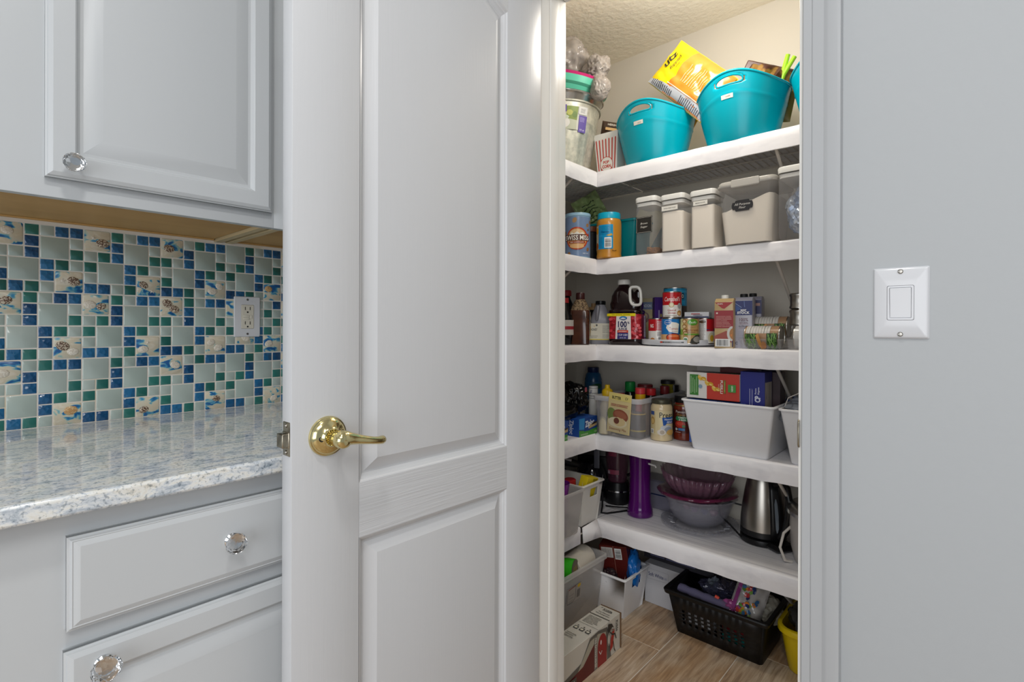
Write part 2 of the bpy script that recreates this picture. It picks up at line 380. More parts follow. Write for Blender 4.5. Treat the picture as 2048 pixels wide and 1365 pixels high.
# ================================================================== STRUCTURE
YW = 1.0; YB = 2.2; ZC = 2.43; XL = -1.556
b = B(); b.box(XL-.1, -1.6, 0, XL, YW, ZC); wall_left = struct(b.obj('wall_left', 'wallpaint'))
b = B(); b.box(XL-.1, YW+.001, 0, XL, YB+.1, ZC); struct(b.obj('wall_pantry_left', 'pantrypaint'))
b = B(); b.box(XL, YB, 0, .45, YB+.1, ZC); struct(b.obj('wall_back', 'pantrypaint'))
b = B(); b.box(.35, YW+.116, 0, .45, YB, ZC); struct(b.obj('wall_pantry_right', 'pantrypaint'))
b = B()
P0 = (XL, YW, 0)
b.box(XL, YW, 0, -.842, YW+.115, ZC); b.box(-.842, YW, 2.024, -.2174, YW+.115, ZC); b.box(-.2174, YW, 0, 2.6, YW+.115, ZC)
struct(b.obj('wall_doorway', 'wallpaint'))
b = B(); b.box(XL, YW+.115, ZC, .45, YB+.1, ZC+.08); struct(b.obj('ceiling', 'ceil'))
b = B(); b.box(XL-.1, -1.6, ZC, 2.6, YW+.115, ZC+.08); struct(b.obj('ceiling_kitchen', 'kceil'))
b = B(); b.box(XL-.1, -1.6, -.06, 2.6, YB+.1, -.0009); fl = struct(b.obj('floor', 'grout'))
# wood-look tiles, long side into the pantry
for i in range(-4, 15):
    x0 = -.8415+.2155*i; off = {0: .66, 1: 0.0, 2: .3, 3: .84}.get(i % 4, 0)
    base = 1.70 if i == -1 else (1.912 if i == 1 else 1.70-.4*((i+1) % 3))
    for k_ in range(-4, 2):
        y0 = base+k_*1.21; y1 = y0+1.21
        a, c_ = max(y0, -1.55), min(y1, YB); xa, xb = max(x0, XL), min(x0+.2155, 2.55)
        if c_-a < .03 or xb-xa < .03 or (xa > .3 and a > 1.0): continue
        if xa > .3: c_ = min(c_, 1.0)
        q = B(); q.box(xa+.0014, a+.0014, -.012, xb-.0014, c_-.0014, 0, c=0)
        q.obj('floor_tile', 'plank', fl, bev=.0008)
# doorway trim
b = B(); b.prism([(-.2310, YW), (-.2310, .9915), (-.2290, .9895), (-.2165, .9890), (-.2145, .9872), (-.198, .9862), (-.193, .9835), (-.190, .9825), (-.1775, .9822), (-.1735, .9845), (-.1728, YW)], 0, 2.066)
struct(b.obj('trim_1', 'trim', ang=20))
b = B(); b.prism([(-.853, YW), (-.853, .990), (-.87, .987), (-.905, .984), (-.911, YW)], 0, 2.066); struct(b.obj('trim_2', 'trim'))
b = B(); b.box(-.911, .984, 2.008, -.1728, YW, 2.066); b.box(-.853, .986, 2.004, -.2310, YW, 2.012); struct(b.obj('trim_3', 'trim', bev=.002))
b = B(); b.box(-.842, YW-.0005, 0, -.822, 1.111, 2.024, c=.0012); b.box(-.8225, 1.044, 0, -.8200, 1.080, 2.004, c=.0008)
b.box(-.2374, YW-.0005, 0, -.2174, 1.113, 2.024, c=.0015); b.box(-.8219, YW, 2.004, -.2375, 1.113, 2.024, c=.0012)
jamb = struct(b.obj('trim_4', 'jamb'))
b = B(); b.add([(-.2374-.0002, 1.006, .978), (-.2374-.0002, 1.045, .978), (-.2374-.0002, 1.045, .934), (-.2374-.0002, 1.006, .934)], [(0, 1, 2, 3)])
pts = []
for i in range(9):
    a = i/8; pts.append((-.2378-.004*math.sin(a*PI*.5)*(1-a), 1.006-.010*a, 0))
L = [[(-.2379, 1.010, z), (-.2386, 1.0, z), (-.2378, .9945, z), (-.2352, .9925, z)] for z in (.981, .976, .957, .938, .933)]
L[0] = [(x, y+.004, z) for x, y, z in L[0]]; L[-1] = [(x, y+.004, z) for x, y, z in L[-1]]
b.loft(L, closed=False); o = b.obj('strike_plate', 'nickel', jamb); o['label'] = 'curved metal strike plate lip on the right jamb'
sm_ = o.modifiers.new('thick', 'SOLIDIFY'); sm_.thickness = .0012
b = B(); b.box(-.1728, .988, 0, 2.6, YW, .09); struct(b.obj('baseboard_right', 'trim', bev=.003))

# ------------------------------------------------------------------ open pantry door
DX, DT = -.815, .034; DY0, DY1 = .3725, .9985
ringD = [(0, 0), (.002, -.0008), (.004, -.004), (.0065, -.0052), (.0085, -.0085), (.0125, -.0118), (.016, -.0122), (.038, -.0020), (.0395, -.0018)]
b = B(); b.box(DX-DT, DY0, .012, DX, .494, 2.0, c=.0012); b.box(DX-DT, .878, .012, DX, DY1, 2.0, c=.0012)
door = struct(b.obj('door_1', 'doorV', ang=30))
b = B(); b.box(DX-DT+.001, .494, .767, DX-.0001, .878, .864); b.box(DX-DT+.001, .494, .012, DX-.0001, .878, .235)
b.obj('rail', 'doorH', door)
def archtop(y, i): 
    t = (y-.494-i)/(.384-2*i); return 1.872-i+.085*math.sin(PI*min(max(t, 0), 1))**1.3
N_ = 14
b = B(); ys = [.494+.384*j/N_ for j in range(N_+1)]
P = [(DX-.0001, y, archtop(y, 0)) for y in ys]+[(DX-.0001, .878, 2.0), (DX-.0001, .494, 2.0)]
Q = [(DX-DT+.001, y, z) for _, y, z in P]; n = len(P)
b.add(P+Q, [tuple(range(n)), tuple(range(2*n-1, n-1, -1))]+[(i, i+n, (i+1) % n+n, (i+1) % n) for i in range(n)]); b.obj('top_rail', 'doorH', door)
b = B(); L = []
for i, z in ringD:
    yy = [.494+i+(.384-2*i)*j/N_ for j in range(N_+1)]
    L.append([(DX+z, .494+i, .864+i), (DX+z, .878-i, .864+i)]+[(DX+z, y, archtop(y, i)) for y in reversed(yy)])
b.loft(L, 0, False, True, False); b.box(DX-DT+.003, .490, .86, DX-.0135, .882, 1.99)
b.obj('door_panel', 'doorV', door, ang=12)
b = B(); b.panel((DX, .494, .235), (0, .384, 0), (0, 0, .532), (1, 0, 0), ringD); b.box(DX-DT+.003, .490, .23, DX-.0135, .882, .77)
b.obj('door_panel', 'doorV', door, ang=12)
b = B(); b.box(DX-.0285, DY0-.0012, .931, DX-.0045, DY0+.003, .986, c=.0008)
lp = b.obj('latch_plate', 'nickel', door); lp['label'] = 'worn metal latch plate in the door edge'
b = B(); b.prism([(-.0105, -.013), (.0105, -.013), (.0105, .004), (-.001, .004)], -.0115, .0115, T=Tm((DX-.017, DY0+.001, .957), (0, 0, 0)))
b.prism([(-.0115, -.0015), (.0115, -.0015), (.0115, .002), (-.0115, .002)], -.0135, .0135, T=Tm((DX-.017, DY0-.0012, .957)))
b.obj('latch_bolt', 'nickel', lp, bev=.0018)
for z in (.980, .937):
    b = B(); b.lathe([(.0034, 0), (.0034, .0012), (.0022, .0022), (.0006, .0016), (0, .0010)], 12, T=Tm((DX-.0165, DY0-.0010, z), (math.radians(90), 0, 0))); b.obj('screw', 'steel', lp)
# lever handle
LH = B(); T = Tm((DX, .434, .9565), (0, math.radians(90), 0))
lev = bpy.data.objects.new('lever_handle', None); lev.location = (0, 0, 0); lev.parent = door; COL.objects.link(lev); lev['label'] = 'shiny brass lever handle with round rosette'
LH.lathe([(.0335, 0), (.0335, .0015), (.0325, .0040), (.0305, .0046), (.0300, .0060), (.0285, .0085), (.023, .0115), (.017, .0135), (.0145, .0165), (.0135, .0185), (.0125, .0175)], 56, T=T)
LH.obj('rosette', 'brass', lev, ang=50)
b = B(); b.lathe([(.0105, .016), (.0105, .034), (.0122, .0355), (.0135, .037)], 40, T=T)
for i in range(20):
    a = 2*PI*i/20; b.tube([(.0106*math.cos(a), .0106*math.sin(a), .018), (.0106*math.cos(a), .0106*math.sin(a), .033)], .0011, 5, T=T)
b.obj('neck', 'brass', lev)
b = B(); hx = DX+.047
path = [(hx, .423, .9585), (hx, .4265, .9590), (hx, .433, .9590), (hx+.0005, .441, .9580), (hx+.001, .451, .9562), (hx+.002, .463, .9535), (hx+.0025, .478, .9500), (hx+.002, .492, .9470), (hx, .503, .9450), (hx-.003, .511, .9443), (hx-.005, .5155, .9445), (hx-.0055, .5180, .9450)]
rad = [.004, .0100, .0132, .0128, .0100, .0082, .0070, .0064, .0066, .0074, .0066, .002]
b.tube(path, rad, 20); b.lathe([(.0128, .036), (.0136, .041), (.0136, .052), (.0118, .0572), (.006, .0595), (0, .060)], 32, T=T)
b.obj('lever', 'brass', lev, ang=60)
b = B(); b.lathe([(.0040, 0), (.0046, .0016), (.0040, .0026), (.0030, .0022), (.0026, .0003), (0, .0001)], 20, T=Tm((DX+.0118, .4165, .9545), (0, math.radians(72), 0))); b.obj('screw', 'matblack', lev)

# ------------------------------------------------------------------ light switch
t = thing('light_switch', 'white rocker light switch on the grey wall right of the doorway', 'light switch', (-.0950, YW, 1.1795))
b = B(); b.loft([[(x, -z, y) for x, y in rrect(w, h, r)] for w, h, r, z in ((.0700, .1105, .002, 0), (.0700, .1105, .002, .0012), (.066, .1065, .002, .0042), (.0600, .1005, .002, .0058), (.034, .054, .002, .0061), (.034, .054, .002, .003))], 0, True, True, True)
wp = b.obj('wall_plate', 'plate', t, ang=25)
b = B(); b.loft([[(x, -z, y) for x, y in rrect(w, h, r)] for w, h, r, z in ((.0330, .0530, .0025, .002), (.0330, .0530, .0025, .0058), (.0322, .0522, .0025, .0062), (.0280, .0480, .0015, .0062), (.0280, .0480, .0015, .004))], 0, True, True, True); b.obj('switch_frame', 'plate', t, ang=25)
b = B(); b.add([(-.0133, -.0085, .0231), (.0133, -.0085, .0231), (.0133, -.0062, 0), (-.0133, -.0062, 0), (-.0133, -.0050, -.0231), (.0133, -.0050, -.0231), (-.0133, -.002, .0231), (.0133, -.002, .0231), (-.0133, -.002, -.0231), (.0133, -.002, -.0231)],
   [(0, 1, 2, 3), (3, 2, 5, 4), (0, 6, 7, 1), (4, 5, 9, 8), (0, 3, 4, 8, 6), (1, 7, 9, 5, 2), (6, 8, 9, 7)]); b.obj('rocker', 'plate', t, bev=.0008)
b = B(); b.box(-.0148, -.0030, -.0248, .0148, -.0022, .0248); b.obj('gap', 'matblack', t)
for z in (.0485, -.0485):
    b = B(); b.lathe([(.0036, 0), (.0036, .0008), (.0025, .0020), (.0, .0024)], 16, T=Tm((0, -.0058, z), (math.radians(90), 0, 0))); b.box(-.003, -.0084, z-.0004, .003, -.0078, z+.0004); b.obj('screw', 'steel', t)

# ------------------------------------------------------------------ kitchen left: upper cabinet
XF = -1.220
t = thing('wall_cabinet', 'white upper wall cabinet with raised panel door above the mosaic backsplash', 'cabinet', (0, 0, 0))
b = B(); b.box(XL+.001, -.55, 1.388, XF-.019, .512, 2.38); b.box(XF-.019, -.55, 1.369, XF, .5145, 2.38, c=.0006); b.obj('cabinet_body', 'cab', t)
def raised(name, par, x, y0, y1, z0, z1, rings, T=.020, m='cab'):
    b = B(); b.panel((x, y0, z0), (0, y1-y0, 0), (0, 0, z1-z0), (1, 0, 0), rings); b.box(x-T, y0, z0, x-.0105, y1, z1)
    return b.obj(name, m, par, ang=14)
edge = [(0, -.0105), (0, -.0075), (.0025, -.0065), (.0035, -.0035), (.0075, -.0012), (.0100, 0)]
fieldU = [(.0395, 0), (.0415, -.0012), (.044, -.0050), (.047, -.0072), (.052, -.0078), (.078, -.0004), (.080, -.0002)]
d = raised('cabinet_door', t, XF+.020, .117, .505, 1.402, 2.20, edge+fieldU)
def crystal_knob(par, x, y, z, tilt=0, r=.0165):
    kb = bpy.data.objects.new('knob', None); kb.parent = par; kb.location = (x, y, z); COL.objects.link(kb); kb['label'] = 'faceted crystal knob on a chrome base'
    T = Tm((0, 0, 0), (0, math.radians(90), 0))
    b = B(); b.lathe([(.0115, 0), (.0115, .002), (.0085, .0040), (.0060, .007), (.0075, .0115), (.0090, .0125)], 28, T=T)
    o1 = b.obj('knob_base', 'chrome', kb)
    L = []
    for rr, zz, a in ((.0075, .0120, 0), (.0125, .0150, .5), (r, .0205, 0), (r*1.0, .0235, .5), (.0130, .0300, 0), (.0080, .0325, .5)):
        L.append([(rr*math.cos(2*PI*(i+a)/10), rr*math.sin(2*PI*(i+a)/10), zz) for i in range(10)])
    b = B(); v = [p for l in L for p in l]; f = [tuple(range(9, -1, -1)), tuple(range(50, 60))]
    for j in range(5):
        sh = 1 if j % 2 else 0
        for i in range(10):
            a0, a1 = j*10+i, j*10+(i+1) % 10; b0, b1 = (j+1)*10+i, (j+1)*10+(i+1) % 10
            if j % 2 == 0: f += [(a0, a1, b0), (a1, b1, b0)]
            else: f += [(a0, a1, b1), (a0, b1, b0)]
    b.add(v, f, T=T); o2 = b.obj('crystal', 'crystal', kb, ang=5)
    return kb
# knobs sit under the cabinet (thing > knob > base, crystal)
crystal_knob(t, XF+.020, .153, 1.428)
b = B(); b.box(XL+.001, -.55, 1.377, XF-.020, .49, 1.387); b.box(XL+.001, -.55, 1.3735, XL+.020, .49, 1.3765); b.obj('underside_panel', 'wood', t)
b = B(); b.box(XL+.001, .4925, 1.3695, XF-.020, .5105, 1.39, c=.0005); b.obj('side_edge', 'woodedge', t)
t = thing('wall_cabinet', 'second white upper cabinet mostly hidden behind the open door', 'cabinet')
b = B(); b.box(XL+.001, .520, 1.388, XF-.019, .996, 2.38); b.box(XF-.019, .515, 1.369, XF, .997, 2.38, c=.0006); b.obj('cabinet_body', 'cab', t)
raised('cabinet_door', t, XF+.020, .553, .965, 1.402, 2.20, edge+fieldU)
b = B(); b.box(XL+.001, .540, 1.377, XF-.020, .995, 1.387); b.box(XL+.001, .54, 1.3735, XL+.020, .995, 1.3765); b.obj('underside_panel', 'wood', t)
b = B(); b.box(XL+.001, .5215, 1.3695, XF-.020, .5390, 1.39, c=.0005); b.obj('side_edge', 'woodedge', t)

# base cabinet and worktop
t = thing('base_cabinet', 'white base cabinet with a drawer over a door, under the quartz worktop', 'cabinet')
b = B(); b.box(XL+.001, -.55, .10, -.935, .996, .885); b.box(XL+.001, -.55, .0, -1.0, .996, .10); b.obj('cabinet_body', 'cab', t)
XD = -.915
dr = [(.0135, 0), (.0150, -.0001)]
dw = raised('drawer', t, XD, .112, .528, .722, .851, [(0, -.0105), (0, -.0070), (.003, -.0062), (.0045, -.0030), (.0055, -.0024), (.0065, -.0030), (.0125, -.0004), (.0140, 0)])
dd = raised('cabinet_door', t, XD, .109, .528, .115, .695, edge+[(.0395, 0), (.0415, -.0012), (.044, -.0050), (.047, -.0072), (.052, -.0078), (.078, -.0004), (.080, -.0002)])
crystal_knob(t, XD, .319, .788)
crystal_knob(t, XD, .151, .6655, r=.018)
raised('drawer', t, XD, .55, .965, .722, .851, [(0, -.0105), (0, -.0070), (.003, -.0062), (.0045, -.0030), (.0125, -.0004), (.0140, 0)])
raised('cabinet_door', t, XD, .55, .965, .115, .695, edge+fieldU)
b = B(); b.box(XL+.001, -.55, .886, -.899, .997, .914)
o = b.obj('worktop', 'quartz', bev=.0045); tag(o, 'speckled white, grey and blue quartz worktop over the base cabinet', 'countertop')

# ------------------------------------------------------------------ mosaic backsplash
b = B(); b.box(XL, -.45, .9141, XL+.0056, .995, 1.3685); gr = b.obj('backsplash', 'grout'); gr['kind'] = 'structure'
PX, PZ = .02545, .02514
def tilemesh(w, h, r, m):
    b = B(); b.loft([[(z, x, y) for x, y in rrect(w-2*i, h-2*i, r, 2)] for z, i in ((0, 0), (.0032, 0), (.0040, .0009))], 0, True, True, False)
    o = b.obj('tmp', m, None, link=True); me = o.data; COL.objects.unlink(o); bpy.data.objects.remove(o); return me
g_ = .0027
TM = {'B': tilemesh(PX-g_, PZ-g_, .0008, 'tileB'), 'G': tilemesh(PX-g_, PZ-g_, .0008, 'tileG'), 'W': tilemesh(PX-g_, PZ-g_, .0008, 'tileW'), 'L': tilemesh(2*PX-g_, 2*PZ-g_, .0008, 'tileW')}
def shellgeo(b, cy, cz, r, rot, m, ecc=.8):
    n, k_ = 22, 7; L = []
    for j in range(k_+1):
        a = PI/2*j/k_; rr = r*math.cos(a); row = []
        for i in range(n):
            q = 2*PI*i/n; s_ = rr*(1+.05*math.cos(q*9)*(1-j/k_)); y, z = s_*math.cos(q), s_*ecc*math.sin(q)
            row.append((.0038+.0026*math.sin(a), cy+y*math.cos(rot)-z*math.sin(rot), cz+y*math.sin(rot)+z*math.cos(rot)))
        L.append(row)
    b.loft(L, m, False, False, True)
def star(b, cy, cz, r, m):
    P = []
    for i in range(10):
        a = 2*PI*i/10+.3; rr = r if i % 2 == 0 else r*.33; P.append((cy+rr*math.cos(a), cz+rr*math.sin(a)))
    n = 10; b.add([(.0041, y, z) for y, z in P]+[(.0052, cy, cz)], [(i, (i+1) % n, n) for i in range(n)], m, False)
ROWS = {  # transcribed from the photograph; lower case s/l = top-left cell of a 2x2 tile, '.' = covered
 0: 's.GWBBs.GWBBs.WGBBl.GWBBs.', 1: '..Bl.W..Bl.W..Bl.W..Bl.W..', 2: 'WWB..GWGB..GGWB..GWGB..GWB',
 3: 'Wl.BGWGl.BGWWl.BGWGl.BGWGW', 4: 'B..Bs.W..Bs.G..Bs.W..Bs.WW', 5: 'GBGW..BBWG..BBGW..BBGW..BB',
 6: 's.GWBBs.GWBBs.GWBBs.GWWBs.', 7: '..Bl.W..Bl.W..Bl.W..BWGW..', 8: 'WWB..GWGB..GGWB..GWGBWWGGW',
 9: 'Wl.BGWGl.BGWWl.BGWGs.BGWWW', 10: 'B..Bs.W..Bs.G..Bs.W..Bs.GW', 11: 'GBGW..BBWG..BBGW..BBWG..BB',
 12: 's.WGBBl.GWBBs.WGBBl.GWBBs.', 13: '..Bl.W..Bl.W..Bl.W..Bl.W..', 14: 'WWB..GWGB..GGWB..GWGB..GGW',
 15: 'Wl.BGWGl.BGWWl.BGWGl.BGWWW', 16: 'B..Bs.W..Bs.G..Bs.W..Bs.GW', 17: 'GBGW..BBWG..BBGW..BBWG..BB'}
# column 0 of a string is mosaic column -1
SH = {}
rs = random.Random(11); nt = 0
shell_spec = {(0, 5): [('A', .4, -.2, .44), ('star', -.3, .3, .3)], (4, 3): [('star', -.45, .1, .4), ('A', .35, .1, .42)], (6, 5): [('B', -.45, 0, .42), ('A', .42, -.15, .34)],
  (0, 11): [('A', -.3, -.05, .42)], (4, 9): [('A', -.45, .1, .36), ('star', .3, -.5, .3)], (6, 11): [('A', -.4, .35, .42), ('A', .25, -.25, .42)],
  (4, 15): [('B', -.3, -.2, .42), ('B', .4, .4, .36)], (10, 3): [('A', -.35, .2, .44), ('B', .4, -.35, .38)], (10, 9): [('B', -.4, -.3, .4), ('star', 0, .4, .3)],
  (12, 11): [('B', .35, 0, .4)], (16, 3): [('C', .25, .3, .44)], (16, 9): [('A', -.35, -.3, .36)], (16, 15): [('A', .1, .2, .36)],
  (6, 17): [('C', .4, -.35, .34)], (4, 21): [('C', -.45, .4, .38)], (10, 15): [('B', .3, -.3, .4), ('B', -.45, .3, .36)], (10, 21): [('B', -.4, 0, .42)],
  (6, 23): [('B', .0, .3, .4)], (0, 23): [('B', .3, -.4, .4)], (12, 23): [('A', -.4, .4, .4)], (16, 21): [('B', .2, -.4, .38)], (9, 18): [('B', .1, -.3, .4)]}
for r_, row in ROWS.items():
    for ci, ch in enumerate(row):
        c_ = ci-1
        if ch == '.': continue
        if ch == 's' or ch == 'l':
            if r_ in (5,): continue
        x0 = .0916+PX*c_-(.0028 if (r_ > 5 and c_ < 7) else (.0013 if (r_ > 5 and c_ < 13) else 0)); z1 = 1.3664-PZ*r_
        jy, jz = rs.uniform(-.0003, .0003), rs.uniform(-.0003, .0003)
        big = ch in 'sl'; yc = x0+(PX if big else PX/2)-g_/2+jy; zc = z1-(PZ if big else PZ/2)+jz
        # hidden behind the outlet plate
        if .552 < yc < .606 and 1.118 < zc < 1.216 and not big: continue
        if ch == 's':
            b = B(); w = 2*PX-g_; h = 2*PZ-g_
            b.loft([[(z, x, y) for x, y in rrect(w-2*i, h-2*i, .003, 3)] for z, i in ((0, 0), (.0032, 0), (.0040, .0009))], 0, True, True, False)
            spec = shell_spec.get((r_, c_)) or [(rs.choice('ABC'), rs.uniform(-.3, .3), rs.uniform(-.3, .3), .38)]
            for kk, a, c2, rr in spec:
                if kk == 'star': star(b, a*w/2, c2*h/2, rr*w/2, 2)
                else: shellgeo(b, a*w/2, c2*h/2, rr*w/2*1.2, rs.uniform(-.7, .7), {'A': 1, 'B': 2, 'C': 3}[kk])
            o = b.obj('shell_tile', ['tileS', 'shellA', 'shellB', 'shellC'], gr, loc=(XL+.0028, yc, zc), ang=50)
        else:
            o = bpy.data.objects.new('glass_tile', TM[ch.upper()]); o.parent = gr; o.location = (XL+.0028, yc, zc); COL.objects.link(o)
        nt += 1
# the rest of the mosaic, left and right of the tiles seen in the photograph, joined
b = B()
for r_, row in ROWS.items():
    for i in list(range(-12, 0))+list(range(26, 38)):
        ch = row[i+12] if i < 0 else row[i-24]
        if ch == '.' and not (i == 26): continue
        if ch == '.': 
            up_ = ROWS.get(r_-1, ' '*30)[i-24]
            ch = 'W'
        big = ch in 'sl' and i not in (25, 37)
        x0 = .0916+PX*(i-1)-.0028*(r_ > 5 and i < 8); z1 = 1.3664-PZ*r_; w = (2 if big else 1)*PX-g_; h = (2 if big else 1)*PZ-g_
        if z1-h < .914: h = z1-.9155
        m_ = {'B': 0, 'G': 1, 'W': 2, 'l': 2, 's': 3}[ch if ch in 'BGWls' else 'W']; yc, zc = x0+w/2, z1-h/2-g_/2
        b.loft([[(XL+.0028+d_, yc+x, zc+y) for x, y in rrect(w-2*q_, h-2*q_, .0008, 1)] for d_, q_ in ((0, 0), (.0032, 0), (.0040, .0009))], m_, False, True, False)
o = b.obj('outer_tiles', ['tileB', 'tileG', 'tileW', 'tileS'], gr); o['kind'] = 'stuff'
b = B(); b.box(XL, -.45, 1.3658, XL+.009, .995, 1.3735); b.obj('caulk_line', 'grout', gr)

# outlet
t = thing('power_outlet', 'white two-socket safety outlet on the mosaic backsplash', 'outlet', (XL+.0062, .579, 1.168), math.radians(90))
b = B(); b.loft([[(x, -z, y) for x, y in rrect(w, h, .003)] for w, h, z in ((.070, .114, 0), (.070, .114, .003), (.067, .111, .0052), (.0345, .0685, .0056), (.0345, .0685, .003))], 0, True, True); b.obj('wall_plate', 'plate', t, ang=30)
b = B(); b.loft([[(x, -z, y) for x, y in rrect(w, h, .002)] for w, h, z in ((.0335, .0672, .001), (.0335, .0672, .0062), (.0325, .0662, .0068))], 0, True, True); b.obj('outlet_body', 'almond', t, ang=30)
for s_ in (1, -1):
    b = B()
    for x in (-.0065, .0065): b.box(x-.0009, -.0072, s_*.0205-.0045+.003, x+.0009, -.0066, s_*.0205+.0045+.003)
    b.lathe([(.0024, 0), (.0024, .0004)], 12, T=Tm((0, -.0067, s_*.0205-.0075), (math.radians(90), 0, 0))); b.obj('socket_slots', 'matblack', t)
b = B(); b.box(-.0125, -.0080, -.0015, .0050, -.0060, .0050, c=.0004); b.box(.0070, -.0080, -.0055, .0120, -.0060, .0045, c=.0004); b.box(-.0125, -.0080, -.0085, .0050, -.0060, -.0030, c=.0004); b.obj('test_button', 'almond', t)
for z in (.0485, -.0485):
    b = B(); b.lathe([(.0032, 0), (.0032, .0006), (.0, .0016)], 12, T=Tm((0, -.0053, z), (math.radians(90), 0, 0))); b.obj('screw', 'steel', t)

# ------------------------------------------------------------------ pantry shelves
ZS = [1.78, 1.421, 1.07, .705, .352]; YF = 1.80; XC = -1.172
def wav(x, s): return .0012*math.sin(x*31+s)+.0008*math.sin(x*73+2*s)
names = ['top', 'second', 'middle', 'fourth', 'lowest']
for i, z in enumerate(ZS):
    t = thing('wire_shelf', '%s long wire shelf with white liner on the back pantry wall' % names[i], 'shelf', (-.6, 2.0, z))
    O = Vector((-.6, 2.0, z)); b = B(); n = 60; x0, x1 = -1.1745, .345; L = []
    hb = .064 if i != 4 else .066
    for j in range(n+1):
        x = x0+(x1-x0)*j/n; w = wav(x, i)
        L.append([Vector(p)-O for p in ((x, YB-.003, z), (x, YF+.02, z+.0002), (x, YF+.005, z-.0005+w*.3), (x, YF+w*.6, z-.006+w), (x, YF-.001+w, z-hb*.5), (x, YF+w, z-hb+w*.7), (x, YF+.004+w, z-hb-.001+w*.7), (x, YF+.0035, z-.012), (x, YF+.012, z-.0035), (x, YB-.003, z-.0025))])
    b.loft(L, 0, True, True, True); b.obj('shelf_liner', 'liner', t, ang=60)
    if i == 0:
        x = x0+.02
        me = None
        while x < .34:
            if me is None:
                q = B(); q.tube([(0, .182, 0), (0, -.19, 0)], .0016, 5); o = q.obj('rod', 'wire', t, loc=(x+.6, 0, -.0045)); me = o.data
            else: o = bpy.data.objects.new('rod', me); o.location = (x+.6, 0, -.0045); o.parent = t; COL.objects.link(o)
            x += .0254
    else:
        q = B(); x = x0+.02
        while x < .34: q.tube([(x+.6, .182, -.0045), (x+.6, -.19, -.0045)], .0016, 4); x += .0254
        o = q.obj('rods', 'wire', t); o['kind'] = 'stuff'
    for dy, dz in ((.190, -.008), (.06, -.008), (-.07, -.008), (-.192, -.030)):
        q = B(); q.tube([(x0+.6, dy, dz), (x1+.6, dy, dz)], .003, 6); q.obj('cross_wire', 'wire', t)
    for bx in (-.505, .1):
        q = B(); q.tube([(bx+.6, -.185, -.030), (bx+.6, -.17, -.045), (bx+.6, .19, -.30)], .0055, 8); q.obj('bracket', 'wire', t)
    # left return shelf
    t = thing('wire_shelf', '%s short wire shelf with white liner on the left pantry wall' % names[i], 'shelf', (-1.36, 1.5, z))
    O = Vector((-1.36, 1.5, z)); b = B(); L = []; n = 26; y1 = YF-.001 if i != 0 else YF+.0; y0 = 1.13
    if i == 4: y1 = 1.69
    for j in range(n+1):
        y = y0+(y1-y0)*j/n; w = wav(y, i+9)
        L.append([Vector(p)-O for p in ((XL+.002, y, z), (XC-.02, y, z+.0002), (XC-.004, y, z), (XC+w*.6, y, z-.006+w), (XC+w, y, z-.033), (XC+w, y, z-hb+w*.7), (XC-.004, y, z-hb+w*.7), (XC-.003, y, z-.012), (XC-.012, y, z-.0035), (XL+.002, y, z-.0025))])
    b.loft(L, 0, True, True, True); b.box(XL+1.36+.002, YF-1.5-.003, -.0027, -1.180+1.36, YB-1.5-.003, -.0002); b.obj('shelf_liner', 'liner_left', t, ang=60)
    if i == 4:   # loose end of the liner lifts at the corner
        b = B(); A = [Vector(p)-O for p in ((XC, 1.70, z-.005), (XC+.004, 1.74, z+.000), (XC+.006, 1.795, z+.006))]
        C_ = [Vector(p)-O for p in ((XC+.005, 1.70, z-.066), (XC+.022, 1.745, z-.060), (XC+.042, 1.780, z-.052))]
        b.loft([A, C_], 0, False, False, False, closed=False); o = b.obj('loose_flap', 'liner_left', t); m_ = o.modifiers.new('t', 'SOLIDIFY'); m_.thickness = .0015
    q = B(); y = y0+.02
    if i == 0:
        me = None
        while y < YB-.02:
            if me is None: q.tube([(-.19, 0, 0), (.172, 0, 0)], .0016, 5); o = q.obj('rod', 'wire', t, loc=(0, y-1.5, -.0045)); me = o.data
            else: o = bpy.data.objects.new('rod', me); o.location = (0, y-1.5, -.0045); o.parent = t; COL.objects.link(o)
            y += .0254
    else:
        while y < YF-.01: q.tube([(-.19, y-1.5, -.0045), (.182, y-1.5, -.0045)], .0016, 4); y += .0254
        o = q.obj('rods', 'wire', t); o['kind'] = 'stuff'
    for dx, dz in ((-.19, -.008), (0, -.008), (.183, -.030)):
        q = B(); q.tube([(dx, y0-1.5, dz), (dx, YF-1.505, dz)], .003, 6); q.obj('cross_wire', 'wire', t)
    if i != 4: q = B(); q.tube([(.178, .17, -.030), (.165, .17, -.045), (-.185, .17, -.30)], .005, 8); q.obj('bracket', 'wire', t)
# ================================================================== GENERIC ITEM BUILDERS
def crumple(b, r, c=(0, 0, 0), sc=(1, 1, 1), amp=.25, freq=3, seed=0, sub=4, m=0, flat=None, T=None):
    bm = bmesh.new(); bmesh.ops.create_icosphere(bm, subdivisions=sub, radius=1)
    for v in bm.verts:
        p = v.co.normalized(); o = Vector((seed*3.1, seed*1.7, seed*.9))
        n1 = noise.noise(p*freq*.6+o); n2 = abs(noise.noise(p*freq*1.6+o*2)); n3 = abs(noise.noise(p*freq*3.2+o*3))
        k_ = 1+amp*(n1*1.1-n2*1.3-n3*.22)
        q = p*k_*r; v.co = Vector((q.x*sc[0], q.y*sc[1], q.z*sc[2]))
        if flat is not None and v.co.z < flat: v.co.z = flat
    vs = [tuple(v.co+Vector(c)) for v in bm.verts]; fs = [tuple(v.index for v in f.verts) for f in bm.faces]; bm.free()
    return b.add(vs, fs, m, True, T)
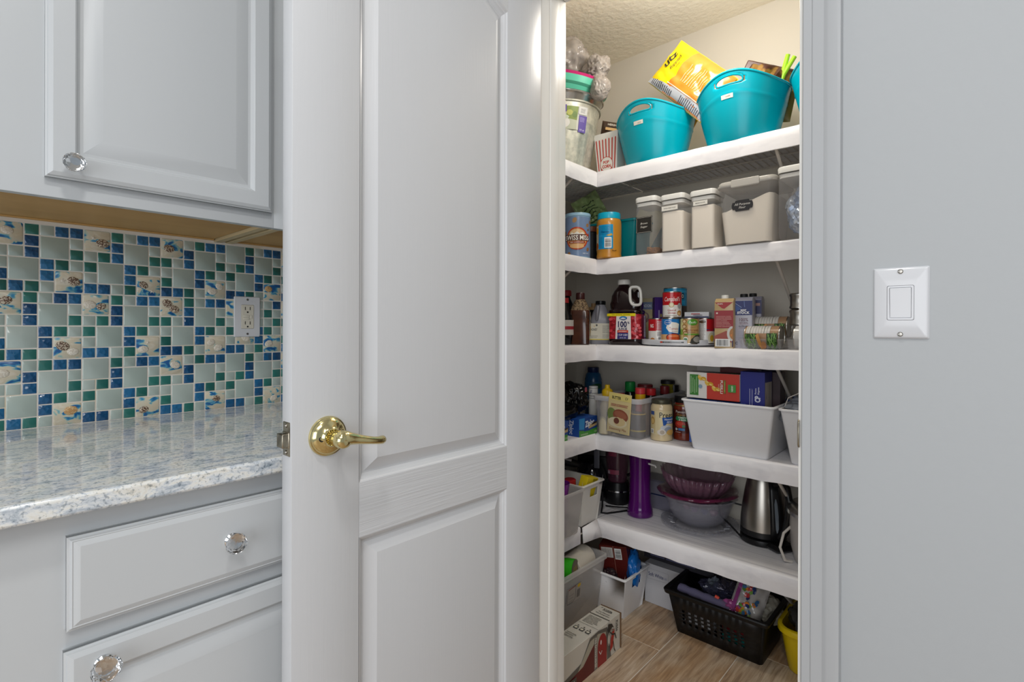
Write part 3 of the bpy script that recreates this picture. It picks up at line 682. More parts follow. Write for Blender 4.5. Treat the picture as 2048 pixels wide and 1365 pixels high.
def pouch(b, w, h, th, nu=18, nv=22, seed=0, wr=.004, m=0, T=None, edge=.010):
    """sealed film bag: two bulging sheets, crimped top and bottom; local x across, z up, faces -y / +y"""
    for sgn in (-1, 1):
        vs = []; fs = []
        for j in range(nv+1):
            for i in range(nu+1):
                u, v = i/nu*2-1, j/nv*2-1
                t_ = max(0, 1-abs(v)**3.2)**.6*max(0, 1-abs(u)**3)**.55
                z = v*h/2; x = u*w/2*(1-.06*t_)
                y = sgn*th/2*t_+sgn*wr*t_*noise.noise(Vector((x*40+seed, z*26, sgn*3)))*2+wr*.6*noise.noise(Vector((x*25+seed, 0, z*30)))
                vs.append((x, y, z))
        for j in range(nv):
            for i in range(nu):
                a = j*(nu+1)+i; f = (a, a+1, a+nu+2, a+nu+1); fs.append(f if sgn < 0 else f[::-1])
        b.add(vs, fs, m, True, T)
    return b
def pouch_map(w, h, th, seed=0, wr=.004, T=None):
    def f(u, v, o):
        x, z = u, v; uu, vv = x/(w/2), z/(h/2); t_ = max(0, 1-abs(vv)**3.2)**.6*max(0, 1-abs(uu)**3)**.55
        x2 = x*(1-.06*t_); y = -th/2*t_-wr*t_*noise.noise(Vector((x2*40+seed, z*26, -3)))*2+wr*.6*noise.noise(Vector((x2*25+seed, 0, z*30)))-.0028-o*2
        p = Vector((x2, y, z)); return T @ p if T else p
    return f
def carton(name, label, x, y, z, w, d, h, col, rz=0, group=None, cat='box', rot=None, rough=.45, bev=.0008):
    t = thing(name, label, cat, (x, y, z), rz, group, rot)
    key = 'card_'+col.strip('#'); mm(key, col, rough)
    b = B(); b.box(-w/2, -d/2, 0, w/2, d/2, h); b.obj('carton', key, t, bev=bev)
    return t
def front(w, d, h): return plane((0, -d/2, 0), (1, 0, 0), (0, 0, 1))
def rightf(w, d, h): return plane((w/2, 0, 0), (0, 1, 0), (0, 0, 1))
def topf(w, d, h): return plane((0, 0, h), (1, 0, 0), (0, 1, 0))
def jar(name, label, x, y, z, prof, body, lidprof, lidm, ph=0, group=None, cat='jar', n=40, lname='lid'):
    t = thing(name, label, cat, (x, y, z), facing(x, y)+ph, group)
    b = B(); b.lathe(prof, n); b.obj('jar_body' if cat == 'jar' else 'bottle_body', body, t)
    if lidprof: b = B(); b.lathe(lidprof, n); b.obj(lname, lidm, t)
    return t
def tincan(label, x, y, z, r, h, group, draw, ph=0, T=None, rot=None, name='food_can', base='can_side'):
    t = thing(name, label, 'can', (x, y, z), 0 if rot else facing(x, y)+ph, group, rot)
    b = B(); b.lathe([(r*.93, 0), (r*.99, .0006), (r, .0022), (r*.985, .004), (r*.985, h-.004), (r, h-.0022), (r*.99, h-.0004), (r*.94, h-.0004), (r*.92, h-.003), (0, h-.003)], 40); b.obj('can_body', 'steel', t)
    p = Print(.004); draw(p, r, h); p.obj('printed_label', t, cyl(r*.99, 0, .0), True)
    return t
mm('film_grey', '#aaa29b', .2, alpha=.88); mm('film_white', '#c9cad0', .18, alpha=.55)

# ================================================================== TOP SHELF
z = ZS[0]
def tub(x, y, z, label, txt, group='turquoise oval tubs on the top shelf'):
    t = thing('oval_tub', label, 'tub', (x, y, z), 0, group)
    n, A = 96, []
    a0, b0, a1, b1 = .108, .094, .157, .134; hl = .170; hh = .046
    def zt(q): s_ = abs(math.sin(q)); return hl+hh*(s_**3.2)
    def pt(q, k_, off):
        z_ = k_*zt(q); u = z_/(hl+.02); aa, bb = a0+(a1-a0)*u**.85+off, b0+(b1-b0)*u**.85+off
        return (aa*math.cos(q), bb*math.sin(q), z_)
    ks = [0, .03, .15, .3, .45, .58, .66, .685, .71, .74, .765, .79, .815, .84, .865, .89, .915, .94, .965, .99, 1]
    ridge = {.66: 0, .685: .0016, .71: 0, .765: .0}
    b = B(); rows = []; hole = {}
    for k_ in ks: rows.append([pt(2*PI*i/n, k_, ridge.get(k_, 0)) for i in range(n)])
    vs = [p for r_ in rows for p in r_]; fs = []
    for j in range(len(ks)-1):
        for i in range(n):
            qm = 2*PI*(i+.5)/n; dq = min(abs(qm-1.5*PI), abs(qm-.5*PI)); hw = .30
            cut = .815 <= ks[j] < .935 and dq < hw-(.05 if ks[j] in (.815, .915) else 0)
            if not cut: fs.append((j*n+i, j*n+(i+1) % n, (j+1)*n+(i+1) % n, (j+1)*n+i))
    fs.append(tuple(range(n-1, -1, -1)))
    b.add(vs, fs, 0, True); o = b.obj('tub_wall', 'teal', t, ang=70); s_ = o.modifiers.new('t', 'SOLIDIFY'); s_.thickness = .0032; s_.offset = 0
    b = B(); b.tube([tuple(Vector(pt(2*PI*i/n, 1, .001))) for i in range(n)], .0042, 8, closed=True); b.obj('rim', 'teal', t)
    for sg in (1.5*PI, .5*PI):
        b = B(); P = []
        for i in range(32):
            a = 2*PI*i/32; ex = .288*math.copysign(abs(math.cos(a))**.7, math.cos(a)); ez = .8775+.062*math.copysign(abs(math.sin(a))**.8, math.sin(a)); P.append(pt(sg+ex, ez, .0))
        b.tube(P, .0034, 6, closed=True); b.obj('handle_rim', 'teal', t)
    p = Print(.004); p.rect(-.020, -.007, .020, .007, '#dcd8cc')
    if txt: p.text(txt, .003, 0, .0042, '#6a5a3a', w=.016)
    else: p.lines(-.004, -.004, .016, .003, 2, '#9a9488')
    def f(u, v, o):
        q = 1.5*PI+u/.15-.05; P = Vector(pt(q, (.6*hl*1.36+v)/zt(q), .0024+o)); return P
    p.obj('name_sticker', t, f)
    return t
tub(-.962, 1.897, z, 'left turquoise oval tub with handle slot, beside the red striped popcorn box', '')
tub(-.632, 1.897, z, 'right turquoise oval tub with handle slot, holding the yellow and orange chips bag', 'CHIPS')
tub(-.317, 1.890, z, 'third turquoise tub on the top shelf, cut off by the doorway trim', '')
# contents of the tubs
t = carton('snack_box', 'orange carton seen through the handle slot of the left turquoise tub', -.945, 1.95, z+.006, .13, .05, .188, '#d3562b')
t = thing('snack_bag', 'rolled tan snack bag sticking out of the left turquoise tub', 'bag', (-.872, 1.935, z+.150))
mm('tan_film', '#c98a2c', .25); b = B(); pouch(b, .10, .17, .03, seed=3, T=Tm((0, 0, 0), (0, .5, .2))); b.obj('bag_film', 'tan_film', t)
# chips bag, leaning left out of the right tub
BW, BH, BT = .180, .300, .060
t = thing('chips_bag', 'yellow and orange potato chips bag leaning out of the right turquoise tub', 'chips bag', (-.804, 1.862, z+.276), 0, None, (math.radians(-6), math.radians(-44), math.radians(8)))
mm('bagyellow', '#f0cf12', .25); b = B(); pouch(b, BW, BH, BT, 22, 30, seed=5, wr=.006); b.obj('bag_film', 'bagyellow', t)
p = Print(.009, .009)
p.poly([(-BW/2+.002, .065), (-.02, .048), (.03, .054), (BW/2-.002, .045), (BW/2-.002, -BH/2+.003), (-BW/2+.002, -BH/2+.003)], '#e8862c')
p.poly([(-BW/2+.001, .150), (-BW/2+.018, .150), (-BW/2+.034, .02), (-BW/2+.036, -.08), (-BW/2+.034, -BH/2+.003), (-BW/2+.001, -BH/2+.003)], '#b9bcc2')
p.lines(-BW/2+.005, .02, -BW/2+.026, .135, 12, '#4a4c55'); p.lines(-BW/2+.005, -.13, -BW/2+.030, -.02, 12, '#5a5c66')
p.text('utz', .018, .118, .024, '#26241c', bold=.02, shear=.2, w=.066); p.text('Ripples', .018, .088, .014, '#33301f', bold=.0, shear=.35, w=.062)
p.text('Original', .022, .070, .007, '#c98a12', w=.036, shear=.2)
p.lines(-.025, -.075, .055, .025, 9, '#f4c79a', th=.22); p.band([(-BW/2+.036, .06), (-BW/2+.040, -.15)], .003, '#f3ead0')
p.obj('printed_front', t, pouch_map(BW, BH, BT, 5, .006), True)
# right tub: brown and gold bag, green clip, pale bag
t = thing('snack_bag', 'crumpled brown and gold snack bag standing in the right turquoise tub', 'bag', (-.585, 1.93, z+.185), .2)
mm('goldfoil', '#8f6d35', .3, .3, vary=((30, 30, 30), '#4c2c22', .45, .55)); b = B(); pouch(b, .16, .20, .06, seed=8, wr=.012, T=Tm((0, 0, 0), (0, .45, 0))); b.obj('bag_film', 'goldfoil', t)
b = B(); b.box(-.085, -.016, .055, -.030, .012, .095, T=Tm((0, 0, 0), (0, .45, 0))); mm('brownfoil', '#4a2a22', .35); b.obj('folded_top', 'brownfoil', t, bev=.004)
t = thing('bag_clip', 'lime green plastic clips gripping the bag in the right turquoise tub', 'clip', (-.515, 1.93, z+.232))
mm('lime', '#9fd82a', .3)
for a in (.35, .75): b = B(); b.tube([(0, 0, -.03), (.012*math.sin(a), 0, -.005), (.062*math.sin(a), 0, .062*math.cos(a))], [.006, .008, .0075], 10); b.obj('clip_arm', 'lime', t)
t = thing('snack_bag', 'small olive snack bag against the lime clips in the right tub', 'bag', (-.525, 1.965, z+.155)); mm('olivefoil', '#7d6a34', .3); b = B(); pouch(b, .09, .15, .04, seed=9, T=Tm((0, 0, 0), (0, .2, 0))); b.obj('bag_film', 'olivefoil', t)
t = thing('snack_bag', 'tan packet visible through the handle slot of the right turquoise tub', 'bag', (-.60, 1.90, z+.14)); b = B(); pouch(b, .12, .14, .04, seed=10, T=Tm((0, 0, 0), (0, .9, 0))); mm('tanpk', '#b0875a', .35); b.obj('bag_film', 'tanpk', t)
t = thing('produce_bag', 'clear bag of pale green sprigs in the tub cut off by the doorway', 'bag', (-.395, 1.92, z+.195)); b = B(); crumple(b, .075, sc=(.7, .6, 1.5), amp=.35, seed=4, sub=4); b.obj('bag_film', 'clear2', t)
b = B(); mm('sprig', '#8fa05a', .6)
for i in range(14):
    a = rnd.uniform(-.5, .5); c_ = rnd.uniform(-.5, .5); b.tube([(0, 0, -.05), (a*.04, c_*.03, .02), (a*.09, c_*.06, .08+rnd.uniform(-.02, .02))], [.002, .003, .0008], 5)
b.obj('sprigs', 'sprig', t)
# popcorn box
t = thing('popcorn_box', 'white popcorn box with red stripes between the metal bucket and left tub', 'popcorn box', (-1.158, 1.885, z), math.radians(3))
b = B(); w0, w1, d0, d1, hh = .088, .112, .070, .095, .165
b.loft([[(x, y, 0) for x, y in rrect(w0, d0, .001, 1)], [(x, y, hh) for x, y in rrect(w1, d1, .001, 1)], [(x, y, hh) for x, y in rrect(w1-.002, d1-.002, .001, 1)], [(x, y, .002) for x, y in rrect(w0-.002, d0-.002, .001, 1)]], 0, True, True, False)
mm('popwhite', '#dbd9d4', .4); b.obj('carton', 'popwhite', t)
p = Print()
for i in range(7):
    u = -.045+.015*i; s_ = w1/w0; p.poly([(u*.78-.0022, .004), (u*.78+.0022, .004), (u+.0026, .138), (u+.0012, .141), (u-.0012, .141), (u-.0026, .138)], '#b8372a')
p.ell(0, .038, .030, .030, '#b8372a'); p.ell(0, .038, .0275, .0275, '#dddad2'); p.text('POP', -.001, .046, .0115, '#b8372a', bold=.04, w=.027); p.text('CORN', .0, .029, .0125, '#b8372a', bold=.04, w=.040)
p.obj('printed_front', t, lambda u, v, o: Vector((u, -(d0+(d1-d0)*v/hh)/2-o, v)))
# brown sack behind
t = thing('snack_bag', 'small brown candy bag leaning behind the metal bucket', 'bag', (-1.255, 2.04, z+.215), facing(-1.245, 2.02)+.2, None); mm('cocoa', '#4b382c', .35)
b = B(); pouch(b, .10, .16, .04, seed=12, T=Tm((0, 0, 0), (0, .15, 0))); b.obj('bag_film', 'cocoa', t)
p = Print(); p.rect(-.036, .030, .036, .042, '#c89a4a'); p.text('HERSHEY', .0, .056, .009, '#d8d0c0', w=.056); p.rect(-.02, -.01, .035, .018, '#cfc6b6'); p.obj('printed_front', t, lambda u, v, o: Tm((0, 0, 0), (0, .15, 0)) @ Vector((u, -.029-o, v)))
# galvanised bucket
bx, by = -1.335, 1.765
t = thing('metal_bucket', 'large ribbed galvanised bucket with a purple plant label, at the left shelf end', 'bucket', (bx, by, z), facing(bx, by), None)
n = 72; L = []
for zz, r, rib in ((0, .113, 0), (.006, .1165, 0), (.012, .118, .6), (.05, .1255, 1), (.10, .1355, 1), (.150, .1455, 1), (.178, .151, .6), (.184, .1535, 0), (.190, .1555, 0), (.196, .154, 0), (.235, .161, 0), (.258, .1655, 0)):
    L.append([((r+.0030*rib*math.cos(36*2*PI*i/n*.5))*math.cos(2*PI*i/n), (r+.0030*rib*math.cos(36*2*PI*i/n*.5))*math.sin(2*PI*i/n), zz) for i in range(n)])
b = B(); b.loft(L, 0, True, False, True); b.shell([(.1655, .258), (.163, .256), (.112, .003)], n); b.obj('bucket_body', 'galv', t, ang=70)
b = B(); b.tube([(.1675*math.cos(2*PI*i/64), .1675*math.sin(2*PI*i/64), .259) for i in range(64)], .0042, 8, closed=True); b.obj('rolled_rim', 'galv', t)
p = Print(.008)
p.rect(-.07, .150, .085, .236, '#cfcfc6'); p.poly([(-.07, .150), (.042, .150), (.042, .225), (-.07, .215)], '#b8bca6'); p.poly([(.0, .190), (.042, .185), (.045, .236), (.0, .236)], '#7c8f3c'); p.ell(.012, .212, .012, .010, '#b3b55a'); p.ell(.032, .205, .010, .012, '#5f7a2c')
p.ell(-.02, .175, .034, .022, '#dcdad4'); p.ell(-.02, .195, .03, .009, '#c4ccb8'); p.rect(-.045, .214, .000, .240, '#6b5aa0'); p.text('PLANTER', -.023, .227, .005, '#c9c2dc', w=.034); p.ell(-.06, .2, .014, .014, '#a88aa0')
p.rect(.050, .142, .086, .205, '#6a5aa4'); p.lines(.055, .182, .082, .200, 4, '#a79cd0'); p.text('10 qt', .068, .152, .006, '#d7d2ea', w=.022); p.rect(.046, .208, .084, .238, '#d5d5d2'); p.lines(.055, .215, .076, .232, 4, '#9a9a9a')
p.obj('plant_label', t, lambda u, v, o: Vector((((.116+.19*v)+.0035+o)*math.sin(u/.15+.16), -((.116+.19*v)+.0035+o)*math.cos(u/.15+.16), v)))
t = thing('metal_bucket', 'second smoother metal bucket nested in the large galvanised bucket', 'bucket', (bx-.005, by, z+.090), 0, None, (0, math.radians(9), 0))
b = B(); b.shell([(0, 0), (.080, 0), (.128, .175), (.156, .225), (.154, .225), (.078, .004), (0, .004)], 56); mm('zinc', '#b9b7b2', .22, .9); b.obj('bucket_body', 'zinc', t)
b = B(); b.tube([(.156*math.cos(2*PI*i/64), .156*math.sin(2*PI*i/64), .225) for i in range(64)], .0035, 8, closed=True); b.obj('rolled_rim', 'zinc', t)
t = thing('plastic_bucket', 'mint green bucket with a pink inner rim, topmost of the nested buckets', 'bucket', (bx-.014, by, z+.150), 0, None, (0, math.radians(13), 0)); mm('mint', '#5fc4a6', .35); mm('hotpink', '#c8206f', .35)
b = B(); b.shell([(0, 0), (.088, 0), (.158, .198), (.170, .206), (.173, .230), (.163, .231), (.086, .006), (0, .006)], 56); b.obj('bucket_body', 'mint', t)
b = B(); b.shell([(.1645, .222), (.170, .242), (.163, .243), (.156, .215)], 56); b.obj('inner_rim', 'hotpink', t)
p = Print(.01); p.rect(-.09, .183, .00, .210, '#9a7f86'); p.rect(-.09, .183, .0, .189, '#c8206f'); p.lines(-.085, .192, -.005, .207, 3, '#5c4a50'); p.obj('sticker', t, lambda u, v, o: Vector((((.088+.25*v)+.0012+o)*math.sin(u/.14+.85), -((.088+.25*v)+.0012+o)*math.cos(u/.14+.85), v)))
t = thing('plastic_bag', 'crumpled grey plastic bag with a knot on top of the nested buckets', 'plastic bag', (bx, by, z+.435))
b = B(); crumple(b, .140, (-.005, -.02, .035), (1.05, .85, .78), .20, 2.4, 2, 5); crumple(b, .056, (.190, -.01, -.040), (1.0, .8, .95), .24, 2.8, 5, 5); crumple(b, .052, (.212, -.02, -.125), (.8, .8, 1.0), .16, 2.4, 7, 5)
crumple(b, .033, (.200, -.02, -.085), (.8, .8, 1.2), .25, 3, 9, 4); b.obj('bag_film', 'film_grey', t, ang=120)

# ================================================================== SECOND SHELF
z = ZS[1]
# cocoa tin
def dr(p, r, h):
    R = PI*r*.98; p.rect(-R, .006, R, h-.006, '#7289ab')
    for u, v, a, c_ in ((-.01, h-.020, .012, '#a8845c'), (.046, h-.040, .009, '#96714c'), (.065, h-.025, .010, '#8a6a50'), (.05, h-.058, .006, '#7d5c40'), (.048, .035, .009, '#8c6238'), (-.035, .016, .010, '#a07340'), (-.06, .1, .012, '#8a6a50'), (-.075, .05, .010, '#a07340')): p.ell(u, v, a, a*.8, c_, n=7, rot=a*90)
    p.ell(0, .078, .046, .046, '#b8401e'); p.ell(0, .078, .040, .040, '#cf9a62'); p.ell(0, .100, .030, .014, '#dcb98c')
    p.poly([(-.032, .092), (-.02, .103), (-.012, .097), (0, .106), (.010, .098), (.022, .103), (.034, .092), (.03, .088), (-.03, .088)], '#e7e2d8')
    p.poly([(-.053, .070), (.053, .068), (.054, .095), (-.053, .094)], '#5a3a30'); p.text('SWISS MISS', 0, .082, .020, '#efece4', w=.100, bold=.015)
    p.rect(-.032, .058, .032, .067, '#96331c'); p.text('MILK CHOCOLATE', 0, .0625, .0045, '#e8dcc8', w=.052); p.ell(.0, .047, .028, .010, '#dcae78'); p.text('NET WT', .036, .018, .004, '#d8dde4', w=.026); p.poly([(.034, .092), (.050, .10), (.047, .085)], '#b8401e')
t = thing('cocoa_tin', 'round blue cocoa tin with a red ringed round logo', 'tin', (-1.236, 1.755, z), facing(-1.236, 1.755)-.05); mm('cocoablue', '#8fb3cb', .35)
b = B(); b.lathe([(.050, 0), (.0515, .001), (.0515, .176), (0, .176)], 48); b.obj('tin_body', 'cocoablue', t)
b = B(); b.lathe([(.0530, .170), (.0530, .181), (.052, .1825), (.0505, .1825), (.050, .180), (0, .180)], 48); b.obj('lid', 'cocoablue', t)
p = Print(.004); dr(p, .0515, .172); p.obj('printed_label', t, cyl(.0516), True)
# peanut butter
t = thing('peanut_butter_jar', 'peanut butter jar with a bright blue lid and blue back label', 'jar', (-1.138, 1.838, z), facing(-1.138, 1.838)); mm('peanut', '#c1852c', .3, coat=.4)
b = B(); b.lathe([(.0455, 0), (.050, .004), (.0505, .012), (.0490, .022), (.0497, .026), (.0505, .035), (.0505, .140), (.0495, .150), (.046, .160), (.043, .165)], 48); b.obj('jar_body', 'peanut', t); mm('pblid', '#0aa3c2', .3)
n = 80; b = B(); b.loft([[(r*math.cos(2*PI*i/n), r*math.sin(2*PI*i/n), zz) for i in range(n)] for zz, r in ((.160, .0455), (.1605, .0468), (.182, .0463), (.1855, .0445), (.186, .040))], 0, True, True, True); b.obj('lid', 'pblid', t)
p = Print(.004); p.rect(-.072, .036, -.050, .132, '#d8c29a'); p.ell(-.058, .112, .010, .014, '#e09a1c'); p.ell(-.058, .05, .009, .014, '#b8581c'); p.rect(-.047, .036, .016, .134, '#1591c4'); p.lines(-.042, .094, .012, .130, 6, '#0e6b96', th=.3); p.text('Peanut', -.016, .105, .009, '#0b4f7c', w=.034, shear=.2); p.lines(-.042, .040, -.022, .088, 9, '#0e6b96', th=.3); p.poly([(-.012, .09), (.010, .098), (.014, .090), (0, .087)], '#c9a23c'); p.bars(-.018, .040, .010, .082, True)
p.band([(.012, .0265+.003), (.020, .024+.003), (.030, .0265+.003)], .0022, '#3a2a16'); p.obj('printed_label', t, cyl(.0507), True)
# dark teal bin behind with bags
t = thing('storage_bin', 'dark teal bin with slot handle behind the peanut butter jar', 'bin', (-1.160, 2.02, z)); b = B(); b.bin(.18, .21, .225, .25, .168, m=0); b.obj('bin_body', 'tealdk', t)
b = B(); b.box(-.085, -.1215, .095, -.045, -.1165, .118, c=.004); b.obj('handle_slot', 'matblack', t)
t = thing('spice_jar', 'dark jar with a brown lid in front of the teal bin', 'jar', (-1.243, 1.862, z)); b = B(); b.lathe([(.028, 0), (.030, .004), (.030, .115), (.026, .125)], 24); b.obj('jar_body', 'matblack', t); b = B(); b.lathe([(.030, .125), (.031, .128), (.031, .145), (.029, .147)], 24); mm('brownlid', '#6b3a22', .4); b.obj('lid', 'brownlid', t)
t = thing('frozen_bag', 'light green translucent bag drooping from above the cocoa tin', 'bag', (-1.315, 2.02, z+.205), .5); mm('grnfilm', '#b8cf90', .2, alpha=.85); b = B(); pouch(b, .13, .27, .06, 26, 34, seed=21, wr=.03, T=Tm((0, 0, 0), (0, -.50, 0))); b.obj('bag_film', 'grnfilm', t); p = Print(.01, .01); p.lines(-.03, .0, .04, .10, 6, '#4a5c40', th=.25); p.poly([(.02, -.10), (.05, -.07), (.05, -.05), (.015, -.08)], '#2f5aa0'); p.obj('printed_front', t, pouch_map(.13, .27, .06, 21, .03, Tm((0, 0, 0), (0, -.50, 0))), True)
t = thing('frozen_bag', 'dark green bag slumped behind the cocoa tin', 'bag', (-1.40, 1.93, z+.115), .6); mm('dkgrn', '#2f6b35', .3); b = B(); crumple(b, .11, sc=(.95, .9, 1.02), amp=.22, seed=14, sub=4); b.obj('bag_film', 'dkgrn', t)
t = thing('snack_bag', 'cream and navy packet in the teal bin beside the brown sugar', 'bag', (-1.075, 2.03, z+.15), .4); b = B(); pouch(b, .12, .17, .03, seed=31, T=Tm((0, 0, 0), (.1, .5, 0))); mm('cream', '#c8bfa0', .4); b.obj('bag_film', 'cream', t)
# square lidded containers
def canister(name, label, x0, x1, y0, d, h, cat='container', group=None, lid=.030):
    w = x1-x0; t = thing(name, label, cat, ((x0+x1)/2, y0+d/2, z), 0, group)
    b = B(); L = [[(x, y, zz) for x, y in rrect(w-i, d-i, .014, 4)] for zz, i in ((0, .008), (.004, .003), (.010, .004), (.014, .0), (h-.034, 0))]; b.loft(L, 0, True, False, True); b.obj('canister_wall', 'clear', t, ang=50)
    b = B(); L = [[(x, y, zz) for x, y in rrect(w-i, d-i, .016, 4)] for zz, i in ((h-.036, .004), (h-.026, .002), (h-.024, -.0005))]; b.loft(L, 0, True, True, True)
    L = [[(x, y, zz) for x, y in rrect(w-i, d-i, .017, 4)] for zz, i in ((h-.020, -.004), (h-.006, -.006), (h-.001, -.002), (h, .006))]; b.loft(L, 0, True, True, True); b.obj('lid', 'white', t, ang=50)
    return t, w
def fill(t, w, d, h, m, bumpy=.004, seed=0, slope=0, z0=.003):
    n = 14; b = B(); P = rrect(w, d, .012, 4); k_ = len(P)
    L = [[(x, y, z0) for x, y in P], [(x, y, h+slope*x+bumpy*noise.noise(Vector((x*30+seed, y*30, 0)))) for x, y in P]]
    for s_ in (.8, .5, .2): L.append([(x*s_, y*s_, h+slope*x*s_+bumpy*2*noise.noise(Vector((x*s_*30+seed, y*s_*30, 0)))+bumpy) for x, y in P])
    b.loft(L, 0, True, True, True); return b.obj('contents', m, t)
def slate(t, d, u, v, s, lines_, w=.056, h=.046):
    w *= 1.0
    p = Print(); P = []
    for i in range(60):
        a = 2*PI*i/60; q = 1+.07*math.cos(4*a+PI)+.03*math.cos(8*a); P.append((u+w/2*q*math.copysign(abs(math.cos(a))**.42, math.cos(a)), v+h/2*q*math.copysign(abs(math.sin(a))**.42, math.sin(a))))
    p.poly(P, '#26231f'); q = [(u+(x-u)*.93, v+(y-v)*.92) for x, y in P]; 
    if s: p.band(q+[q[0]], .0007, '#cfc9be')
    for k_, (tx, ww) in enumerate(lines_): p.text(tx, u, v+.006-k_*.013, .0075, '#e2ddd2', w=ww, shear=.25, bold=.0)
    p.obj('chalk_label', t, front(0, d+.001, 0))
t, w = canister('brown_sugar_canister', 'clear square canister with black Brown Sugar chalk label and white lid', -.993, -.909, 1.790, .105, .218)
slate(t, .105, -.003, .110, True, [('Brown', .029), ('Sugar', .030)], .070, .064)
mm('brownsugar', '#8b6037', .8, bump=((60, 60, 60), .4, .004, 4)); b = B(); crumple(b, .032, (.012, .0, .014), (.9, 1.2, .5), .4, 3, 3, 4, flat=-.012)
b.obj('contents', 'brownsugar', t)
t, w = canister('flour_canister', 'clear square flour canister just right of the brown sugar', -.889, -.800, 1.790, .105, .210, group='pair of flour canisters'); fill(t, w-.006, .098, .143, 'flour', seed=2)
p = Print(); p.rect(-.038, .138+.012, .024, .155+.012, '#dedad0'); p.text('WHOLE WHEAT FLOUR', -.007, .1585, .0042, '#55504a', w=.046); p.obj('paper_label', t, front(0, .106, 0))
t, w = canister('flour_canister', 'clear square flour canister just left of the big flour tub', -.777, -.690, 1.792, .105, .206, group='pair of flour canisters'); fill(t, w-.006, .098, .150, 'flour', seed=4)
p = Print(); p.rect(-.030, .145+.007, .021, .160+.007, '#dedad0'); p.text('BREAD FLOUR', -.005, .1595, .0042, '#55504a', w=.034); p.obj('paper_label', t, front(0, .106, 0))
# large flour tub with clip lid
t = thing('flour_tub', 'large clear clip-lid tub of white flour with a black chalk label', 'container', (-.582, 1.885, z))
b = B(); L = [[(x, y, zz) for x, y in rrect(w, d, .022, 5)] for zz, w, d in ((0, .146, .186), (.004, .152, .192), (.185, .182, .214), (.192, .186, .218))]; b.loft(L, 0, True, False, True); b.obj('tub_wall', 'clear', t, ang=50)
b = B(); L = [[(x, y, zz) for x, y in rrect(w, d, .024, 5)] for zz, w, d in ((.192, .188, .220), (.194, .192, .224), (.200, .192, .224), (.201, .186, .218), (.208, .186, .218), (.212, .180, .212))]; b.loft(L, 0, True, True, True); mm('frostlid', '#cac5bd', .2, alpha=.72); b.obj('lid', 'frostlid', t, ang=50)
b = B(); b.box(-.044, -.1165, .186, .046, -.111, .213, c=.003); b.obj('clip', 'frostlid', t)
b = B(); P = rrect(.168, .200, .020, 4); P0_ = rrect(.146, .186, .020, 4)
def fh(x, y): return .112+.044*min(max((x+.01)/.05, 0), 1)+.004*noise.noise(Vector((x*60, y*60, 1)))
b.loft([[(x, y, .003) for x, y in P0_]]+[[(x*s_, y*s_, fh(x*s_, y*s_)) for x, y in P] for s_ in (1, .85, .7, .5, .25)], 0, True, True, True); b.obj('contents', 'flour', t)
p = Print(); P = [(-.034, .004), (-.031, .012), (-.024, .012), (-.021, .018), (.021, .018), (.024, .012), (.031, .012), (.034, .004), (.034, -.004), (.031, -.012), (.024, -.012), (.021, -.018), (-.021, -.018), (-.024, -.012), (-.031, -.012), (-.034, -.004)]
p.poly([(x-.010, y+.126) for x, y in P], '#221f20'); p.text('All Purpose', -.010, .131, .0075, '#dcd8d0', w=.050, shear=.2, bold=0); p.text('Flour', -.010, .120, .0075, '#dcd8d0', w=.022, shear=.3, bold=0)
p.obj('chalk_label', t, lambda u, v, o: Vector((u, -(.192+(.214-.192)*v/.185)/2-.001-o, v)))
t, w = canister('lidded_container', 'white-lidded clear container holding a crumpled blue and silver bag', -.480, -.330, 1.765, .16, .225)
mm('bluefoil', '#7f93b2', .22, .3, vary=((24, 24, 24), '#b9c0c8', .42, .58)); b = B(); crumple(b, .088, (0, 0, .100), (.80, .84, 1.08), .22, 2.6, 6, 5); o = b.obj('foil_bag', 'bluefoil', t)
p = Print(); p.poly([(-.005, .06), (.03, .058), (.036, .13), (.004, .135)], '#b5aea2'); p.lines(.002, .075, .03, .125, 6, '#6a665e'); p.obj('paper_note', t, front(0, .154, 0))

# ================================================================== MIDDLE SHELF
z = ZS[2]
G3 = 'bottles at the left of the middle shelf'
t = jar('sauce_bottle', 'tall dark bottle with a red cap at the left of the middle shelf', -1.398, 1.90, z, [(.030, 0), (.033, .004), (.033, .150), (.030, .175), (.018, .20), (.016, .215)], 'bagblack', [(.021, .212), (.022, .214), (.022, .232), (.019, .238)], mm('redcap', '#a3282a', .4), group=G3, cat='bottle')
p = Print(.006); p.rect(-.02, .105, .006, .15, '#5d6070'); p.rect(-.09, .0, .09, .03, '#8d8a86'); p.obj('printed_label', t, cyl(.0334))
t = jar('sauce_bottle', 'round dark sauce bottle with a white and red label at the doorway edge', -1.262, 1.70, z, [(.028, 0), (.034, .01), (.040, .06), (.036, .11), (.020, .14), (.015, .17)], 'bagblack', [(.018, .17), (.018, .19)], M['redcap'], group=G3, cat='bottle')
p = Print(.006); p.rect(-.05, .04, .05, .10, '#b8b2ac'); p.rect(-.05, .062, .05, .075, '#94222c'); p.obj('printed_label', t, cyl(.0403))
t = thing('extract_bottle', 'amber glass bottle with a gold topped neck and cream side label', 'bottle', (-1.222, 1.755, z), facing(-1.222, 1.755)-.1, G3); mm('amber', '#4a2413', .12, coat=.5, vary=((20, 20, 30), '#2c130c', .4, .7)); mm('sugarcrust', '#8a7558', .7, bump=((150, 150, 150), .8, .004, 3), vary=((150, 150, 150), '#3d2c1c', .45, .6))
L = [[(x, y, zz) for x, y in rrect(w, w, r, 5)] for zz, w, r in ((0, .074, .012), (.004, .080, .014), (.135, .078, .016), (.140, .076, .02))]; b = B(); b.loft(L, 0, True, True, True); b.obj('bottle_body', 'amber', t)
